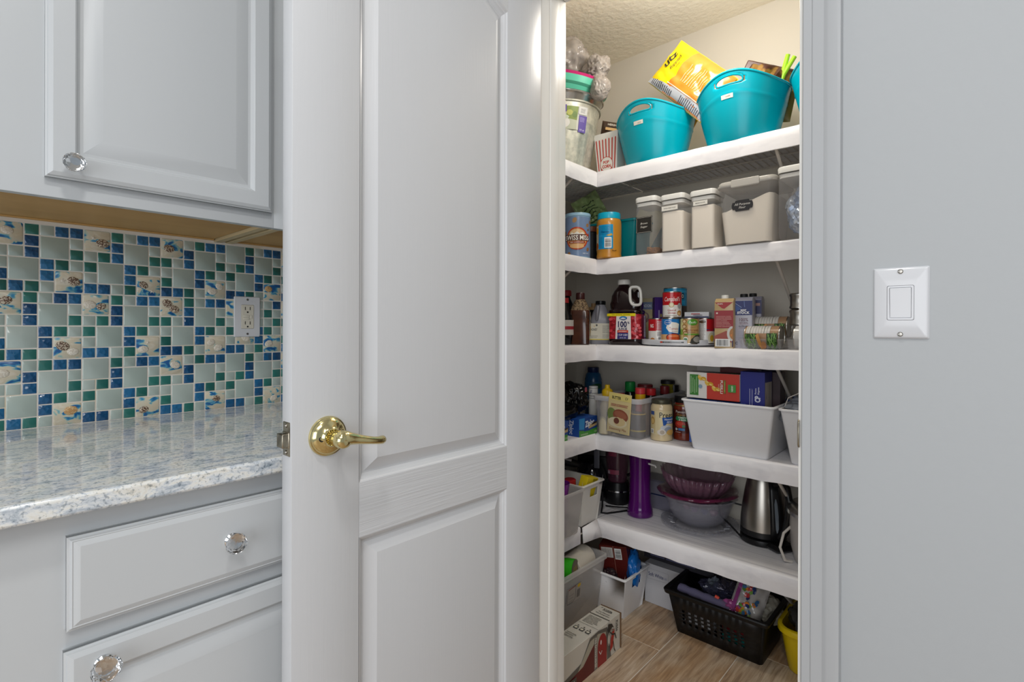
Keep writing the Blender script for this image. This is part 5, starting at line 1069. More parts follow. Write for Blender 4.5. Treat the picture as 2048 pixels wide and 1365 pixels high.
t = jar('sauce_jar', 'jar of red tomato basil sauce with a black lid, half behind the white bin', -.862, 1.945, z, [(.036, 0), (.0405, .003), (.0415, .012), (.0405, .022), (.0405, .118), (.0415, .128), (.038, .138), (.034, .145)], mm('marinara', '#6b2413', .15, coat=.6), [(.0365, .146), (.0375, .148), (.0375, .168), (.035, .171)], 'black', n=48)
p = Print(.004); p.rect(-.06, .030, .045, .120, '#4a1a16'); p.text('Paesana', -.012, .112, .010, '#d6cfc6', w=.044, bold=0); p.text('Organic', -.012, .101, .008, '#a8894a', w=.034, shear=.3, bold=0); p.poly([(-.036, .083), (-.030, .094), (.018, .094), (.014, .076), (-.024, .076)], '#2b7a4c'); p.text('TOMATO', -.008, .0895, .006, '#d9dcd0', w=.032); p.text('& BASIL', -.006, .081, .006, '#d9dcd0', w=.028); p.ell(-.016, .064, .020, .014, '#9a2a20'); p.ell(-.016, .066, .012, .007, '#b34434'); p.ell(-.002, .057, .006, .005, '#3f6a34'); p.ell(-.030, .044, .005, .005, '#a8b0ac'); p.rect(-.022, .040, .002, .049, '#3f6c9a'); p.lines(-.034, .032, -.004, .038, 1, '#a88880'); p.obj('printed_label', t, cyl(.0407), True)
b = B(); b.lathe([(.0412, .134), (.0412, .138)], 40); b.obj('gold_band', 'goldlid', t)
# white bins
def wbin(label, x, y, w0, d0, w1, d1, h, z0, slot=None, group=None, m='whiteb', name='white_bin'):
    t = thing(name, label, 'bin', (x, y, z0), 0, group); b = B(); b.bin(w0, d0, w1, d1, h, r=.010, t=.0022, rim=.006, rh=.006, m=0); b.obj('bin_body', m, t, ang=45)
    return t
wbin('white plastic bin packed with pasta boxes, on the fourth shelf', -.650, 1.985, .256, .330, .306, .385, .180, z, group=None)
wbin('second white bin of plastic bags, cut off by the doorway trim', -.326, 1.985, .256, .330, .306, .385, .178, z)
t = carton('pasta_box', 'red and white fusilli pasta box lying on its side over the white bin', -.705, 1.850, z+.1835, .186, .060, .092, '#d6d2cc')
p = Print(); w, h = .186, .092; p.rect(-.019, 0, w/2, h, '#b8382a'); p.rect(-w/2+.012, .010, -w/2+.044, h-.008, '#3d7a34')
for k_ in range(4): p.lines(-w/2+.016+.006*k_, .014, -w/2+.019+.006*k_, h-.012, 1, '#c8d6bc') if 0 else p.rect(-w/2+.016+.007*k_, .016+.004*(k_ % 2), -w/2+.0175+.007*k_, h-.014-.006*(k_ % 3), '#b9cfae')
F = [(-.047+.0125*i, .078-.0085*i) for i in range(7)]
for i, (u, v) in enumerate(F[:-1]): p.ell(u+.004, v-.003+(.004 if i % 2 else -.002), .0105, .0068, '#c79a2a' if i % 2 else '#d8b148', rot=-.7+(.5 if i % 2 else -.3), n=14)
for i, (u, v) in enumerate(F[:-1]): p.ell(u+.005, v-.001, .006, .0022, '#e2c880', rot=-.3, n=10)
p.ell(-.041, .043, .007, .007, '#7f98aa'); p.text('FUSILLI', .034, .046, .0085, '#dcd2ca', w=.046, rot=-PI/2, bold=.03); p.text('PASTA', .0245, .046, .004, '#d9a89c', w=.018, rot=-PI/2); p.rect(.0415, .024, .0475, .070, '#6a6a2c'); p.text('ORGANIC', .0445, .047, .004, '#9ab05a', w=.036, rot=-PI/2)
p.rect(.056, .030, .082, .056, '#3f8a3c'); p.text('GREENWISE'[:5], .070, .043, .006, '#d6dcc8', w=.02, rot=-PI/2)
p.obj('printed_front', t, front(0, .060, 0))
p = Print(); p.rect(-.035, -.026, .090, .028, '#17161a'); p.rect(-w/2, -.030, -.052, .030, '#c9c5c0'); p.text('FUSILLI', .02, .0, .010, '#8a8a80', w=.04); p.rect(.055, -.012, .075, .012, '#3a7a3a'); p.obj('printed_top', t, topf(0, 0, .092))
t = carton('pasta_box', 'deep blue pasta box standing upright with white sideways lettering', -.573, 1.868, z+.155, .078, .080, .132, '#1f2578'); p = Print(); p.text('CP', .016, .042, .017, '#d2d4e2', w=.022, rot=PI/2, bold=.05); p.text('Penne', .010, .068, .005, '#c9cbdc', w=.020, rot=PI/2); p.text('Rigate', .019, .070, .005, '#c9cbdc', w=.024, rot=PI/2); p.lines(-.009, .020, .006, .078, 2, '#a9acc8', vert=True, th=.25); p.obj('printed_front', t, front(0, .080, 0))
p = Print(); p.rect(-.0395, .0, .034, .098, '#b5ada6'); p.rect(.004, .02, .007, .09, '#6a625e'); p.poly([(-.030, .04), (-.022, .045), (-.026, .07)], '#7a7884'); p.obj('printed_side', t, rightf(.078, 0, 0))
t = carton('pasta_box', 'blue pasta box inside the white bin, left one just above the rim', -.740, 1.850, z+.020, .100, .050, .158, '#3a579a')
t = carton('pasta_box', 'blue pasta box with a yellow emblem inside the white bin, right one', -.640, 1.850, z+.020, .092, .050, .158, '#34528f'); p = Print(); p.rect(-.046, .12, -.026, .156, '#c9c09a'); p.ell(-.036, .150, .008, .006, '#c9a63a'); p.obj('printed_front', t, front(0, .050, 0))
t = carton('pasta_box', 'white and dark pasta box behind the fusilli box, near the shelf above', -.690, 1.935, z+.187, .21, .060, .108, '#b8b2ac', rz=.03); p = Print(); p.rect(-.02, .0, .105, .108, '#5d1f22'); p.rect(.02, .02, .09, .06, '#a0702a'); p.obj('printed_front', t, front(0, .060, 0))
t = carton('pasta_box', 'navy pasta box at the rear of the pile in the white bin', -.66, 2.015, z+.187, .24, .05, .125, '#1f2850')
t = carton('pasta_box', 'dark box behind the upright blue pasta box', -.548, 1.945, z+.155, .075, .060, .128, '#3c2c30')
t = thing('plastic_bag', 'blue and white plastic bag behind the upright blue pasta box', 'plastic bag', (-.500, 2.06, z+.155)); b = B(); crumple(b, .05, sc=(.8, 1, .7), amp=.35, seed=33, sub=4); mm('bluewhite', '#5f73a8', .3, vary=((30, 30, 30), '#c2c4cc', .45, .55)); b.obj('bag_film', 'bluewhite', t)
t = thing('plastic_bag', 'crumpled clear grey bag in the second white bin by the doorway', 'plastic bag', (-.405, 1.90, z+.160)); b = B(); crumple(b, .095, sc=(1, .95, .62), amp=.22, seed=17, sub=5); mm('greyfilm2', '#8a8f96', .16, alpha=.85); b.obj('bag_film', 'greyfilm2', t, ang=60)
b = B(); b.tube([(-.075, -.06, .01), (-.06, -.065, .05), (-.02, -.06, .072), (.03, -.05, .08)], .0014, 6); b.obj('wire_handle', 'wire', t)
t = thing('white_cable', 'thin white cable hanging below the middle shelf', 'cord', (-1.01, 2.12, ZS[2]-.012)); b = B(); b.tube([(.10, .0, .0), (.06, 0, -.002), (.025, 0, -.022), (.004, 0, -.055), (-.004, 0, -.080)], .0018, 8); b.obj('cable', 'wire', t)
# rolls of black bags and storage bag boxes on the left
t = thing('garbage_bag_roll', 'big shiny black garbage bags bundle above the green and blue bag box', 'garbage bags', (-1.262, 1.70, z+.135), 0, 'rolls of black garbage bags')
b = B(); crumple(b, .075, (.0, .055, .010), (.95, .95, .90), .2, 2.6, 22, 5); crumple(b, .062, (0, -.09, .03), (1, 1.4, .85), .2, 2.6, 23, 5); b.obj('bag_film', 'bagblack', t, ang=80); p = Print(); p.rect(-.006, -.009, .008, .009, '#9a4a5a'); p.obj('pink_tag', t, plane((.070, .052, .048), (0, 1, 0), (0, 0, 1)))
t = thing('garbage_bag_roll', 'rolled black garbage bags lying in front, just above the bag boxes', 'garbage bags', (-1.232, 1.66, z+.098), 0, 'rolls of black garbage bags'); b = B()
L = []; 
for j in range(15):
    y = -.16+.24*j/14; k_ = .032*(.25 if j in (0, 14) else .8 if j in (1, 13) else 1)
    L.append([((k_*(1+.12*noise.noise(Vector((math.cos(a)*2, math.sin(a)*2, y*24)))))*math.cos(a), y, (k_*(1+.12*noise.noise(Vector((math.cos(a)*2, math.sin(a)*2, y*24)))))*math.sin(a)) for a in [2*PI*i/26 for i in range(26)]])
b.loft(L, 0, True, True, True); b.obj('bag_roll', 'bagblack', t)
t = thing('container_lid', 'round smoky container behind the black garbage bags', 'container', (-1.40, 1.86, z)); b = B(); b.lathe([(.07, 0), (.085, .01), (.092, .17), (.097, .172), (.097, .180), (.09, .182)], 40); mm('smoky', '#2d2f36', .15); b.obj('container_body', 'smoky', t)
def zbox(label, x, y, ln, h, d, sty):
    t = carton('storage_bag_box', label, x, y, z, d, ln, h, '#1c4c9c', group='storage bag boxes at the left'); p = Print()
    p.rect(-ln/2, 0, ln/2, h, '#2b86c4'); p.poly([(-ln/2, 0), (ln/2, 0), (ln/2, .028), (0, .018), (-ln/2, .026)], '#3f8f2e'); p.poly([(-ln/2, .026), (0, .018), (ln/2, .028), (ln/2, .034), (0, .023), (-ln/2, .030)], '#173f86'); p.poly([(-.030, .018), (.06, .024), (.065, h), (-.026, h)], '#173f86')
    p.text('Ziploc', .008, .050, .024, '#dfe3e8', w=.066, shear=.15, rot=.12, bold=.03); p.poly([(.0, .026), (.06, .034), (.062, .048), (.01, .042)], '#b39a70'); p.poly([(.02, .038), (.06, .044), (.06, .050), (.03, .047)], '#2a1d16'); p.text('SANDWICH', -.030, .008, .006, '#c6d8b4', w=.050); p.text('125', .050, .011, .008, '#c6d8b4', w=.018)
    p.obj('printed_side', t, rightf(d, 0, 0))
    p = Print(); p.text('Ziploc', 0, h/2, .020, '#c9cfe0', w=.058, rot=PI/2 if sty else -PI/2, bold=.03); p.obj('printed_end', t, front(0, ln, 0)); return t
zbox('blue and green storage bag box in front of the clear bin', -1.215, 1.752, .128, .072, .072, 0)
zbox('blue storage bag box cut off by the left doorway edge', -1.222, 1.556, .118, .076, .080, 0)

# ================================================================== LOWEST SHELF
z = ZS[4]
t = thing('tall_vase', 'tall purple glass vase with a flared foot on the lowest shelf', 'vase', (-1.066, 1.972, z)); mm('purpleglass', '#5a0f6a', .06, alpha=.82, coat=.5)
b = B(); P = [(0, .001), (.048, 0), (.0525, .004), (.053, .016), (.050, .035), (.0455, .060), (.043, .10), (.0425, .16), (.044, .22), (.048, .265), (.052, .285)]; b.shell(P+[(.050, .286), (.046, .265), (.041, .2), (.040, .10), (.043, .05), (.044, .018), (0, .014)], 56); b.obj('vase_body', 'purpleglass', t)
b = B(); b.tube([(.044, -.01, .225), (.075, -.012, .222), (.078, -.012, .215)], .004, 8); b.obj('lip_tab', 'white', t)
# cake plate
px_, py_ = -.838, 2.032
t = thing('glass_plate', 'wide pressed glass plate with a beaded rim under the glass bowls', 'plate', (px_, py_, z)); mm('glassgrey', '#a2a2ac', .04, alpha=.36, coat=.8); mm('glassbowl', '#a9a8b4', .06, alpha=.32, coat=.8, bump=((60, 60, 60), .5, .004, 2))
b = B(); b.shell([(0, 0), (.088, 0), (.092, .003), (.120, .009), (.145, .017), (.147, .020), (.144, .021), (.118, .014), (.09, .008), (0, .006)], 72); b.obj('plate_body', 'glassgrey', t)
b = B()
for i in range(60):
    a = 2*PI*i/60; bm = bmesh.new(); b.lathe([(.0, -.0035), (.0035, 0), (0, .0035)], 6, T=Tm((.1425*math.cos(a), .1425*math.sin(a), .0185))); bm.free()
o = b.obj('beads', 'glassgrey', t); o['kind'] = 'stuff'
b = B()
for i in range(24):
    a = 2*PI*i/24; b.tube([(.100*math.cos(a+q), .100*math.sin(a+q), .0115) if k_ == 0 else (.118*math.cos(a+q), .118*math.sin(a+q), .0155) for k_, q in ((0, -.08), (1, 0), (0, .08))], .0016, 5)
o = b.obj('scallops', 'glassgrey', t); o['kind'] = 'stuff'
def fluted(name, label, prof, nf, amp, mtl, x, y, z0, cat='bowl', n=120, twist=0, tilt=None, seed=0, amp0=0):
    t = thing(name, label, cat, (x, y, z0), 0, None, tilt); L = []
    for k_, (r, zz) in enumerate(prof):
        f = k_/(len(prof)-1); L.append([((r*(1+(amp0+(amp-amp0)*f)*math.cos(nf*q+twist*f)))*math.cos(q), (r*(1+(amp0+(amp-amp0)*f)*math.cos(nf*q+twist*f)))*math.sin(q), zz+amp*r*.55*f*f*math.cos(nf*q+twist*f)) for q in [2*PI*i/n for i in range(n)]])
    b = B(); b.loft(L, 0, True, False, True); o = b.obj(name+'_body', mtl, t, ang=80); s_ = o.modifiers.new('t', 'SOLIDIFY'); s_.thickness = .0035; s_.offset = 1; return t
fluted('glass_bowl', 'clear glass bowl with a wavy rim and swirled sides on the glass plate', [(.045, 0), (.07, .006), (.098, .03), (.114, .062), (.122, .088), (.134, .112), (.143, .120)], 8, .030, 'glassbowl', px_, py_, z+.010)
mm('plumglass', '#6e1c44', .05, alpha=.62, coat=.8); mm('pinkglass', '#8a6076', .05, alpha=.42, coat=.8)
fluted('glass_bowl', 'deep plum glass dish with a rolled wavy rim, nested in the clear bowl', [(.05, 0), (.085, .020), (.110, .045), (.132, .060), (.146, .064), (.151, .056)], 9, .028, 'plumglass', px_-.004, py_-.002, z+.078, tilt=(0, math.radians(-2), 0))
fluted('glass_bowl', 'ribbed pink shell-shaped glass dish standing tallest in the stack', [(.04, 0), (.07, .012), (.100, .035), (.122, .065), (.134, .100)], 26, .045, 'pinkglass', px_-.016, py_, z+.112, n=208, amp0=.02, twist=2.5, tilt=(math.radians(0), math.radians(4), 0))
for i, (dx, c_) in enumerate(((-.055, '#8a5a78'), (-.02, '#6a3a70'), (.02, '#2c2a6a'), (.052, '#8a5a78'))):
    t = thing('glass_trinket', '%s small coloured glass trinket under the plum dish, counted from the left' % ('first', 'second', 'third', 'fourth')[i], 'glass trinket', (px_+dx+.03, py_-.075+abs(dx)*.3, z+.083), 0, 'glass trinkets in the clear bowl'); b = B(); b.lathe([(0, -.014), (.012, -.008), (.017, .002), (.012, .010), (0, .012)], 10, sm=False); b.obj('trinket', mat('trinket_%d' % i, c_, .1, alpha=.9), t)
# storage box behind the vase
t = thing('storage_box', 'grey translucent box with a dark band behind the purple vase', 'storage box', (-1.045, 2.135, z)); mm('greybox', '#7b7886', .3); b = B(); b.box(-.085, -.055, 0, .095, .055, .125, c=.006); b.obj('box_body', 'greybox', t, bev=0); b = B(); b.box(-.0865, -.0565, .062, .0965, .0565, .067); b.obj('dark_band', 'navycap', t)
# kettle
kx, ky = -.602, 2.045
t = thing('electric_kettle', 'stainless electric kettle with a black handle and base, its cord trailing left', 'kettle', (kx, ky, z), math.radians(-32))
b = B(); b.lathe([(.070, 0), (.078, .003), (.080, .010), (.078, .022), (.070, .026)], 48); b.box(.02, -.045, .0, .120, .045, .024, c=.01); b.obj('base', 'black', t, bev=0)
b = B(); b.lathe([(.074, .028), (.078, .032), (.0775, .052)], 56); b.obj('lower_band', 'black', t)
b = B(); b.lathe([(.0775, .052), (.076, .09), (.070, .14), (.062, .19), (.055, .225), (.052, .235)], 64); b.obj('steel_body', 'steel', t)
b = B(); b.lathe([(.0525, .235), (.050, .246), (.035, .252), (0, .254)], 40); b.obj('lid', 'black', t)
b = B(); L = []
for zz, r0 in ((.030, .078), (.08, .076), (.14, .070), (.20, .061), (.232, .055)): L.append([(r0*math.cos(a)*1.0+ex, r0*math.sin(a), zz) for a, ex in ((-.42, .001), (-.30, .006), (0, .012), (.30, .006), (.42, .001))])
b.loft(L, closed=False); o = b.obj('handle_mount', 'black', t); m_ = o.modifiers.new('t', 'SOLIDIFY'); m_.thickness = .004
b = B(); b.tube([(.062, 0, .225), (.085, 0, .238), (.112, 0, .225), (.122, 0, .19), (.120, 0, .13), (.108, 0, .075), (.086, 0, .045), (.074, 0, .038)], [.014, .014, .013, .012, .012, .012, .014, .012], 14); b.obj('handle', 'black', t)
b = B(); L = []
for zz, r0, a0 in ((.060, .0815, .025), (.075, .082, .10), (.12, .079, .13), (.16, .073, .12), (.178, .071, .03)): L.append([((r0+.006)*math.cos(a), (r0+.006)*math.sin(a), zz) for a in (-.18-a0*.6, -.18, -.18+a0*.6)])
b.loft(L, closed=False); mm('gauge', '#7f878f', .15); b.obj('water_gauge', 'gauge', t)
b = B(); q = math.radians(32)
def un(x, y, z_): return (x*math.cos(q)-y*math.sin(q), x*math.sin(q)+y*math.cos(q), z_)
b.tube([un(-.06, -.05, .010), un(-.105, -.045, .045), un(-.150, -.02, .060), un(-.165, .01, .088), un(-.13, .03, .105), un(-.09, .04, .10)], .0035, 8); b.obj('cord', 'black', t)
# cream cooker at the doorway edge
t = thing('slow_cooker', 'cream cooker with steel rim and wire handle, cut off by the doorway trim', 'cooker', (-.362, 1.985, z)); b = B(); b.lathe([(.10, 0), (.118, .006), (.128, .05), (.132, .12), (.130, .165)], 56); mm('creamapp', '#b5b0ab', .3); b.obj('cooker_body', 'creamapp', t)
b = B(); b.lathe([(.134, .162), (.142, .166), (.142, .178), (.13, .19), (.09, .205), (.03, .212)], 56); b.obj('lid', 'zinc', t); b = B(); b.tube([(-.118, -.045, .115), (-.135, -.075, .095), (-.142, -.09, .05), (-.128, -.085, .008), (-.11, -.07, -.0+.004)], .0045, 8); b.obj('cord_loop', 'wire', t)
# black appliances on the left
t = thing('coffee_maker', 'black coffee maker with a grey column in the dark left corner of the lowest shelf', 'coffee maker', (-1.368, 2.072, z), math.radians(20)); b = B(); b.box(-.085, -.10, 0, .085, .10, .03, c=.01); b.box(-.085, .03, .02, .085, .10, .26, c=.008); b.box(-.085, -.10, .20, .085, .10, .27, c=.008); b.obj('coffee_maker_body', 'black', t); b = B(); b.box(.03, -.104, .15, .055, -.098, .262, c=.002); mm('greystrip', '#5c5d66', .3); b.obj('grey_column', 'greystrip', t)
b = B(); b.lathe([(.055, .032), (.068, .045), (.072, .09), (.060, .13), (.050, .15), (.052, .16)], 36, cy=-.025); mm('darkglass', '#1a1a20', .05, coat=.5); b.obj('carafe', 'darkglass', t)
t = thing('hand_mixer', 'black hand mixer with bright trim lying behind the small white bin', 'mixer', (-1.44, 1.85, z+.0)); b = B(); b.box(-.05, -.06, .0, .05, .06, .150, c=.01); b.tube([(-.06, -.1, .17), (-.02, -.04, .195), (.04, .04, .185), (.085, .09, .165)], [.016, .024, .022, .014], 14); b.tube([(-.04, -.07, .205), (0, -.02, .238), (.05, .04, .222)], .010, 10); b.obj('mixer_body', 'black', t); b = B(); b.tube([(.03, .0, .205), (.07, .05, .190)], .007, 10); b.obj('chrome_trim', 'chrome', t)
p = Print(); p.ell(0, 0, .016, .012, '#24407a'); p.ell(.002, .004, .006, .005, '#a03a24'); p.obj('emblem', t, plane((-.02, -.095, .19), (.7, .3, 0), (0, 0, 1)))
t = thing('blender', 'black blender base with silver band and tinted pink jar beside the purple vase', 'blender', (-1.225, 2.055, z), .3); b = B(); b.lathe([(.056, 0), (.058, .006), (.054, .05), (.050, .095)], 36); b.obj('blender_base', 'black', t); b = B(); b.lathe([(.0545, .055), (.0545, .061)], 36); b.obj('silver_band', 'chrome', t); b = B(); b.shell([(.040, .096), (.046, .13), (.054, .215), (.056, .26)], 36); mm('tintjar', '#5d3546', .1, alpha=.6, coat=.5); b.obj('jar', 'tintjar', t)
b = B(); b.tube([(.050, -.02, .24), (.088, -.035, .225), (.092, -.038, .16), (.052, -.02, .13)], .007, 10); b.obj('handle', 'black', t); p = Print(.01); p.rect(-.03, .215, .01, .24, '#7a2a44'); p.rect(-.03, .135, .02, .155, '#8a3a50'); p.rect(-.032, .136, -.020, .150, '#9a8a90'); p.obj('markings', t, cyl(.0555))
t = thing('wire_stand', 'bent black wire stand lying on the shelf left of the purple vase', 'wire stand', (-1.175, 1.90, z)); b = B(); b.tube([(-.03, -.0, .085), (-.030, .0, .02), (-.018, -.028, .0045), (.004, -.018, .0045), (.03, .03, .0045), (.05, .07, .0045)], .0038, 8); b.tube([(-.05, .06, .004), (.0, .055, .012), (.055, .075, .016)], .003, 8); b.obj('wire', 'black', t)
# small white bin with slot and clear bin
def slotbin(name, label, x, y, w0, d0, w1, d1, h, z0, m, slot):
    """bin whose +x wall has a rectangular hand slot"""
    t = thing(name, label, 'bin', (x, y, z0)); b = B(); r = .008
    y0, y1, za, zb = slot
    def xw(zz): return (w0+(w1-w0)*zz/h)/2
    def dw(zz): return (d0+(d1-d0)*zz/h)/2
    T_ = .0025
    for zz0, zz1 in ((0, 1),):
        pass
    # three closed walls and floor
    def wall(P): o_ = [Vector(p) for p in P]; return o_
    b.add([(-w0/2, -d0/2, 0), (w0/2, -d0/2, 0), (w0/2, d0/2, 0), (-w0/2, d0/2, 0)], [(0, 1, 2, 3)])
    c0 = [(-w0/2, -d0/2, 0), (w0/2, -d0/2, 0), (w0/2, d0/2, 0), (-w0/2, d0/2, 0)]; c1 = [(-w1/2, -d1/2, h), (w1/2, -d1/2, h), (w1/2, d1/2, h), (-w1/2, d1/2, h)]
    for i in (0, 2, 3): j = (i+1) % 4; b.add([c0[i], c0[j], c1[j], c1[i]], [(0, 1, 2, 3)])
    zs = [0, za, zb, h]
    for i in range(3):
        yv = lambda zz: [-dw(zz), y0, y1, dw(zz)]
        A, C_ = yv(zs[i]), yv(zs[i+1])
        for j in range(3):
            if i == 1 and j == 1: continue
            b.add([(xw(zs[i]), A[j], zs[i]), (xw(zs[i]), A[j+1], zs[i]), (xw(zs[i+1]), C_[j+1], zs[i+1]), (xw(zs[i+1]), C_[j], zs[i+1])], [(0, 1, 2, 3)])
    o = b.obj('bin_body', m, t); s_ = o.modifiers.new('t', 'SOLIDIFY'); s_.thickness = T_; s_.offset = -1; bb = o.modifiers.new('b', 'BEVEL'); bb.width = .0012; bb.segments = 2
    b = B(); W, D = w1/2, d1/2; b.loft([[(x_, y_, zz) for x_, y_ in rrect(2*W+i, 2*D+i, .010, 4)] for zz, i in ((h-.005, 0), (h-.005, .014), (h-.001, .015), (h+.001, .012), (h+.001, -.003), (h-.005, -.004))], 0, False, False, True); b.obj('rim', m, t); return t
slotbin('white_bin', 'small white bin with hand slot and a yellow box inside, on the lowest shelf', -1.256, 1.752, .165, .118, .200, .148, .165, z, 'white', (-.012, .040, .108, .142))
t = carton('yellow_box', 'yellow box leaning in the small white bin on the lowest shelf', -1.195, 1.750, z+.105, .035, .080, .080, '#d9c21a', rot=(math.radians(-14), math.radians(10), 0)); p = Print(); p.lines(.002, .045, .034, .078, 6, '#2e2a16', vert=True, th=.4, gap=.05); p.rect(-.04, .0, -.01, .03, '#c9b018'); p.obj('printed_side', t, rightf(.035, 0, 0))
t = thing('red_cap', 'red plastic lid in the small white bin beside the yellow box', 'lid', (-1.235, 1.705, z+.145)); b = B(); b.lathe([(.022, 0), (.024, .003), (.024, .028), (.020, .031)], 24); b.obj('lid_body', 'redsq', t)
t = thing('clear_bin', 'frosted clear bin at the front left of the lowest shelf', 'bin', (-1.245, 1.455, z)); b = B(); b.bin(.200, .370, .232, .400, .172, r=.012, t=.002, rim=.0035, rh=.010); b.obj('bin_wall', 'frost', t, ang=45)
t = thing('plastic_cup', 'purple plastic cup in the frosted bin on the lowest shelf', 'cup', (-1.180, 1.560, z+.085)); mm('purpleplastic', '#7a1a8c', .1, alpha=.8, coat=.4); b = B(); b.shell([(0, 0), (.030, 0), (.032, .01), (.036, .05), (.034, .075), (.041, .118), (.039, .118), (.032, .07), (.029, .01), (0, .008)], 36); b.obj('cup_body', 'purpleplastic', t)
t = thing('plastic_cup', 'pale lilac cup standing inside the frosted bin', 'cup', (-1.185, 1.56, z+.004)); mm('lilac', '#9a90a8', .3); b = B(); b.shell([(0, 0), (.032, 0), (.040, .075)], 30); b.obj('cup_body', 'lilac', t)

# ================================================================== FLOOR
z = 0.0005
t = thing('clear_bin', 'tall frosted bin on the floor holding the green tape and paper roll', 'bin', (-1.250, 1.545, z)); b = B(); b.bin(.215, .455, .262, .500, .232, r=.014, t=.0022, rim=.008, rh=.016); b.obj('bin_wall', 'frost', t, ang=45)
p = Print(); 
def fbm(u, v, o): return Vector((.1075+(.131-.1075)*v/.216+.002+o, u+.055, v))
p.rect(-.065, .115, .025, .178, '#aaa39a'); p.band([(-.060, .118), (-.060, .172), (-.012, .176), (-.010, .130), (-.022, .118), (-.060, .118)], .0022, '#4a4a5c'); p.band([(-.058, .174), (-.012, .177)], .002, '#a03a34'); p.lines(-.052, .124, -.018, .16, 3, '#8a8480', th=.2); p.ell(.008, .171, .010, .007, '#d2ae1c'); p.lines(-.002, .126, .018, .158, 8, '#4a4644', vert=True, gap=.05); p.obj('price_label', t, lambda u, v, o: fbm(u, v, o))
t = thing('tape_roll', 'bright green tape roll lying in the tall frosted bin', 'tape', (-1.160, 1.600, z+.215), 0, None, (math.radians(0), math.radians(84), math.radians(16))); mm('grntape', '#35b21e', .3); b = B(); b.lathe([(.041, -.024), (.0435, -.024), (.0435, .024), (.041, .024)], 48); b.obj('tape', 'grntape', t); b = B(); b.shell([(.0415, -.0245), (.036, -.0245), (.036, .0245), (.0415, .0245)], 48); mm('core', '#7a6f60', .6); b.obj('core', 'core', t)
p = Print(); p.ell(0, 0, .0405, .0405, '#6e655a'); p.lines(-.02, -.02, .02, .02, 5, '#b09a2a', th=.4); p.obj('core_label', t, plane((0, 0, .0248), (1, 0, 0), (0, 1, 0)))
t = thing('paper_roll', 'white paper towel roll lying in the tall frosted bin', 'paper roll', (-1.190, 1.695, z+.205), 0, None, (math.radians(90), 0, math.radians(10))); mm('paper', '#cfc8bb', .8, bump=((120, 120, 120), .3, .001, 2)); b = B(); b.lathe([(.018, -.07), (.046, -.07), (.049, -.066), (.049, .066), (.046, .07), (.018, .07)], 48); b.obj('roll', 'paper', t)
t = thing('blue_bottle', 'dim blue and orange packages inside the tall frosted bin', 'packages', (-1.20, 1.48, z+.004)); b = B(); b.box(-.04, -.05, 0, .05, -.01, .11, c=.004); b.obj('package', 'bluebot', t); b = B(); b.box(-.04, -.12, 0, .05, -.06, .13, c=.004); b.obj('package', 'tan_film', t)
slotbin('white_bin', 'white bin with hand slot on the floor, holding the maroon box and blue bag', -1.095, 1.862, .118, .150, .150, .185, .162, z, 'whiteb', (-.028, .040, .108, .142))
t = carton('cardboard_box', 'maroon box with a white barcode label sticking out of the floor bin', -1.115, 1.900, z+.080, .115, .075, .175, '#5c1f1a', rz=.25, rot=(math.radians(8), math.radians(-6), .25), rough=.25); p = Print(); p.rect(-.050, .125, -.002, .168, '#c2beb9'); p.lines(-.047, .128, -.006, .165, 8, '#77706c', vert=True, th=.35, gap=.1); p.bars(.006, .120, .034, .166, True); p.band([(.002, .0), (.002, .175)], .0014, '#a87a6a'); p.obj('printed_label', t, front(0, .075, 0))
t = thing('blue_bag', 'bright blue film bag in the white floor bin', 'bag', (-1.052, 1.895, z+.155), .4); mm('bluefilm', '#1668b8', .18); b = B(); crumple(b, .062, sc=(.5, .9, 1.3), amp=.14, seed=41, sub=4); b.obj('bag_film', 'bluefilm', t)
t = thing('dark_package', 'dark wrapped package at the front of the white floor bin', 'package', (-1.125, 1.815, z+.130)); b = B(); crumple(b, .052, sc=(1, .8, .55), amp=.3, seed=43, sub=4); mm('darkfilm', '#2c1d22', .12); b.obj('package_film', 'darkfilm', t)
t = carton('bulb_box', 'white box printed Soft White between the floor bin and black basket', -.964, 2.055, z, .155, .17, .162, '#bebec2', rz=.0); p = Print(); p.band([(-.066, .100), (-.066, .142), (.026, .142), (.026, .104), (-.066, .100)], .0008, '#8a8a94'); p.text('Soft White', -.028, .121, .0155, '#3c3e68', w=.066, bold=.01); p.text('LED', .014, .119, .008, '#8a8aa4', w=.012); p.obj('printed_front', t, front(0, .17, 0))
t = carton('dark_box', 'dark grey box lying on the white Soft White box', -.92, 2.085, z+.1625, .30, .14, .060, '#2c2a30'); p = Print(); p.lines(-.12, .015, .10, .040, 2, '#5a5a7a', th=.35); p.obj('printed_front', t, front(0, .14, 0))
# fire extinguisher box
EL, EW, EH = .420, .082, .125; ex0 = -.9515
t = thing('extinguisher_box', 'long white, grey and red fire extinguisher box on the floor at lower left', 'box', (ex0-EW/2, 1.617-EL/2, z)); mm('exwhite', '#c9c4b9', .35); b = B(); b.box(-EW/2, -EL/2, 0, EW/2, EL/2, EH); b.obj('carton', 'exwhite', t, bev=.0012); mm('cardbrown', '#6b5138', .7); b = B(); b.box(-EW/2+.002, EL/2, .004, EW/2+.004, EL/2+.003, EH+.002); b.obj('end_flap', 'cardbrown', t)
p = Print()  # u runs towards the viewer end (0 = far end), v across
def T_(u, v, o): return Vector((-EW/2+v, EL/2-u, EH+o))
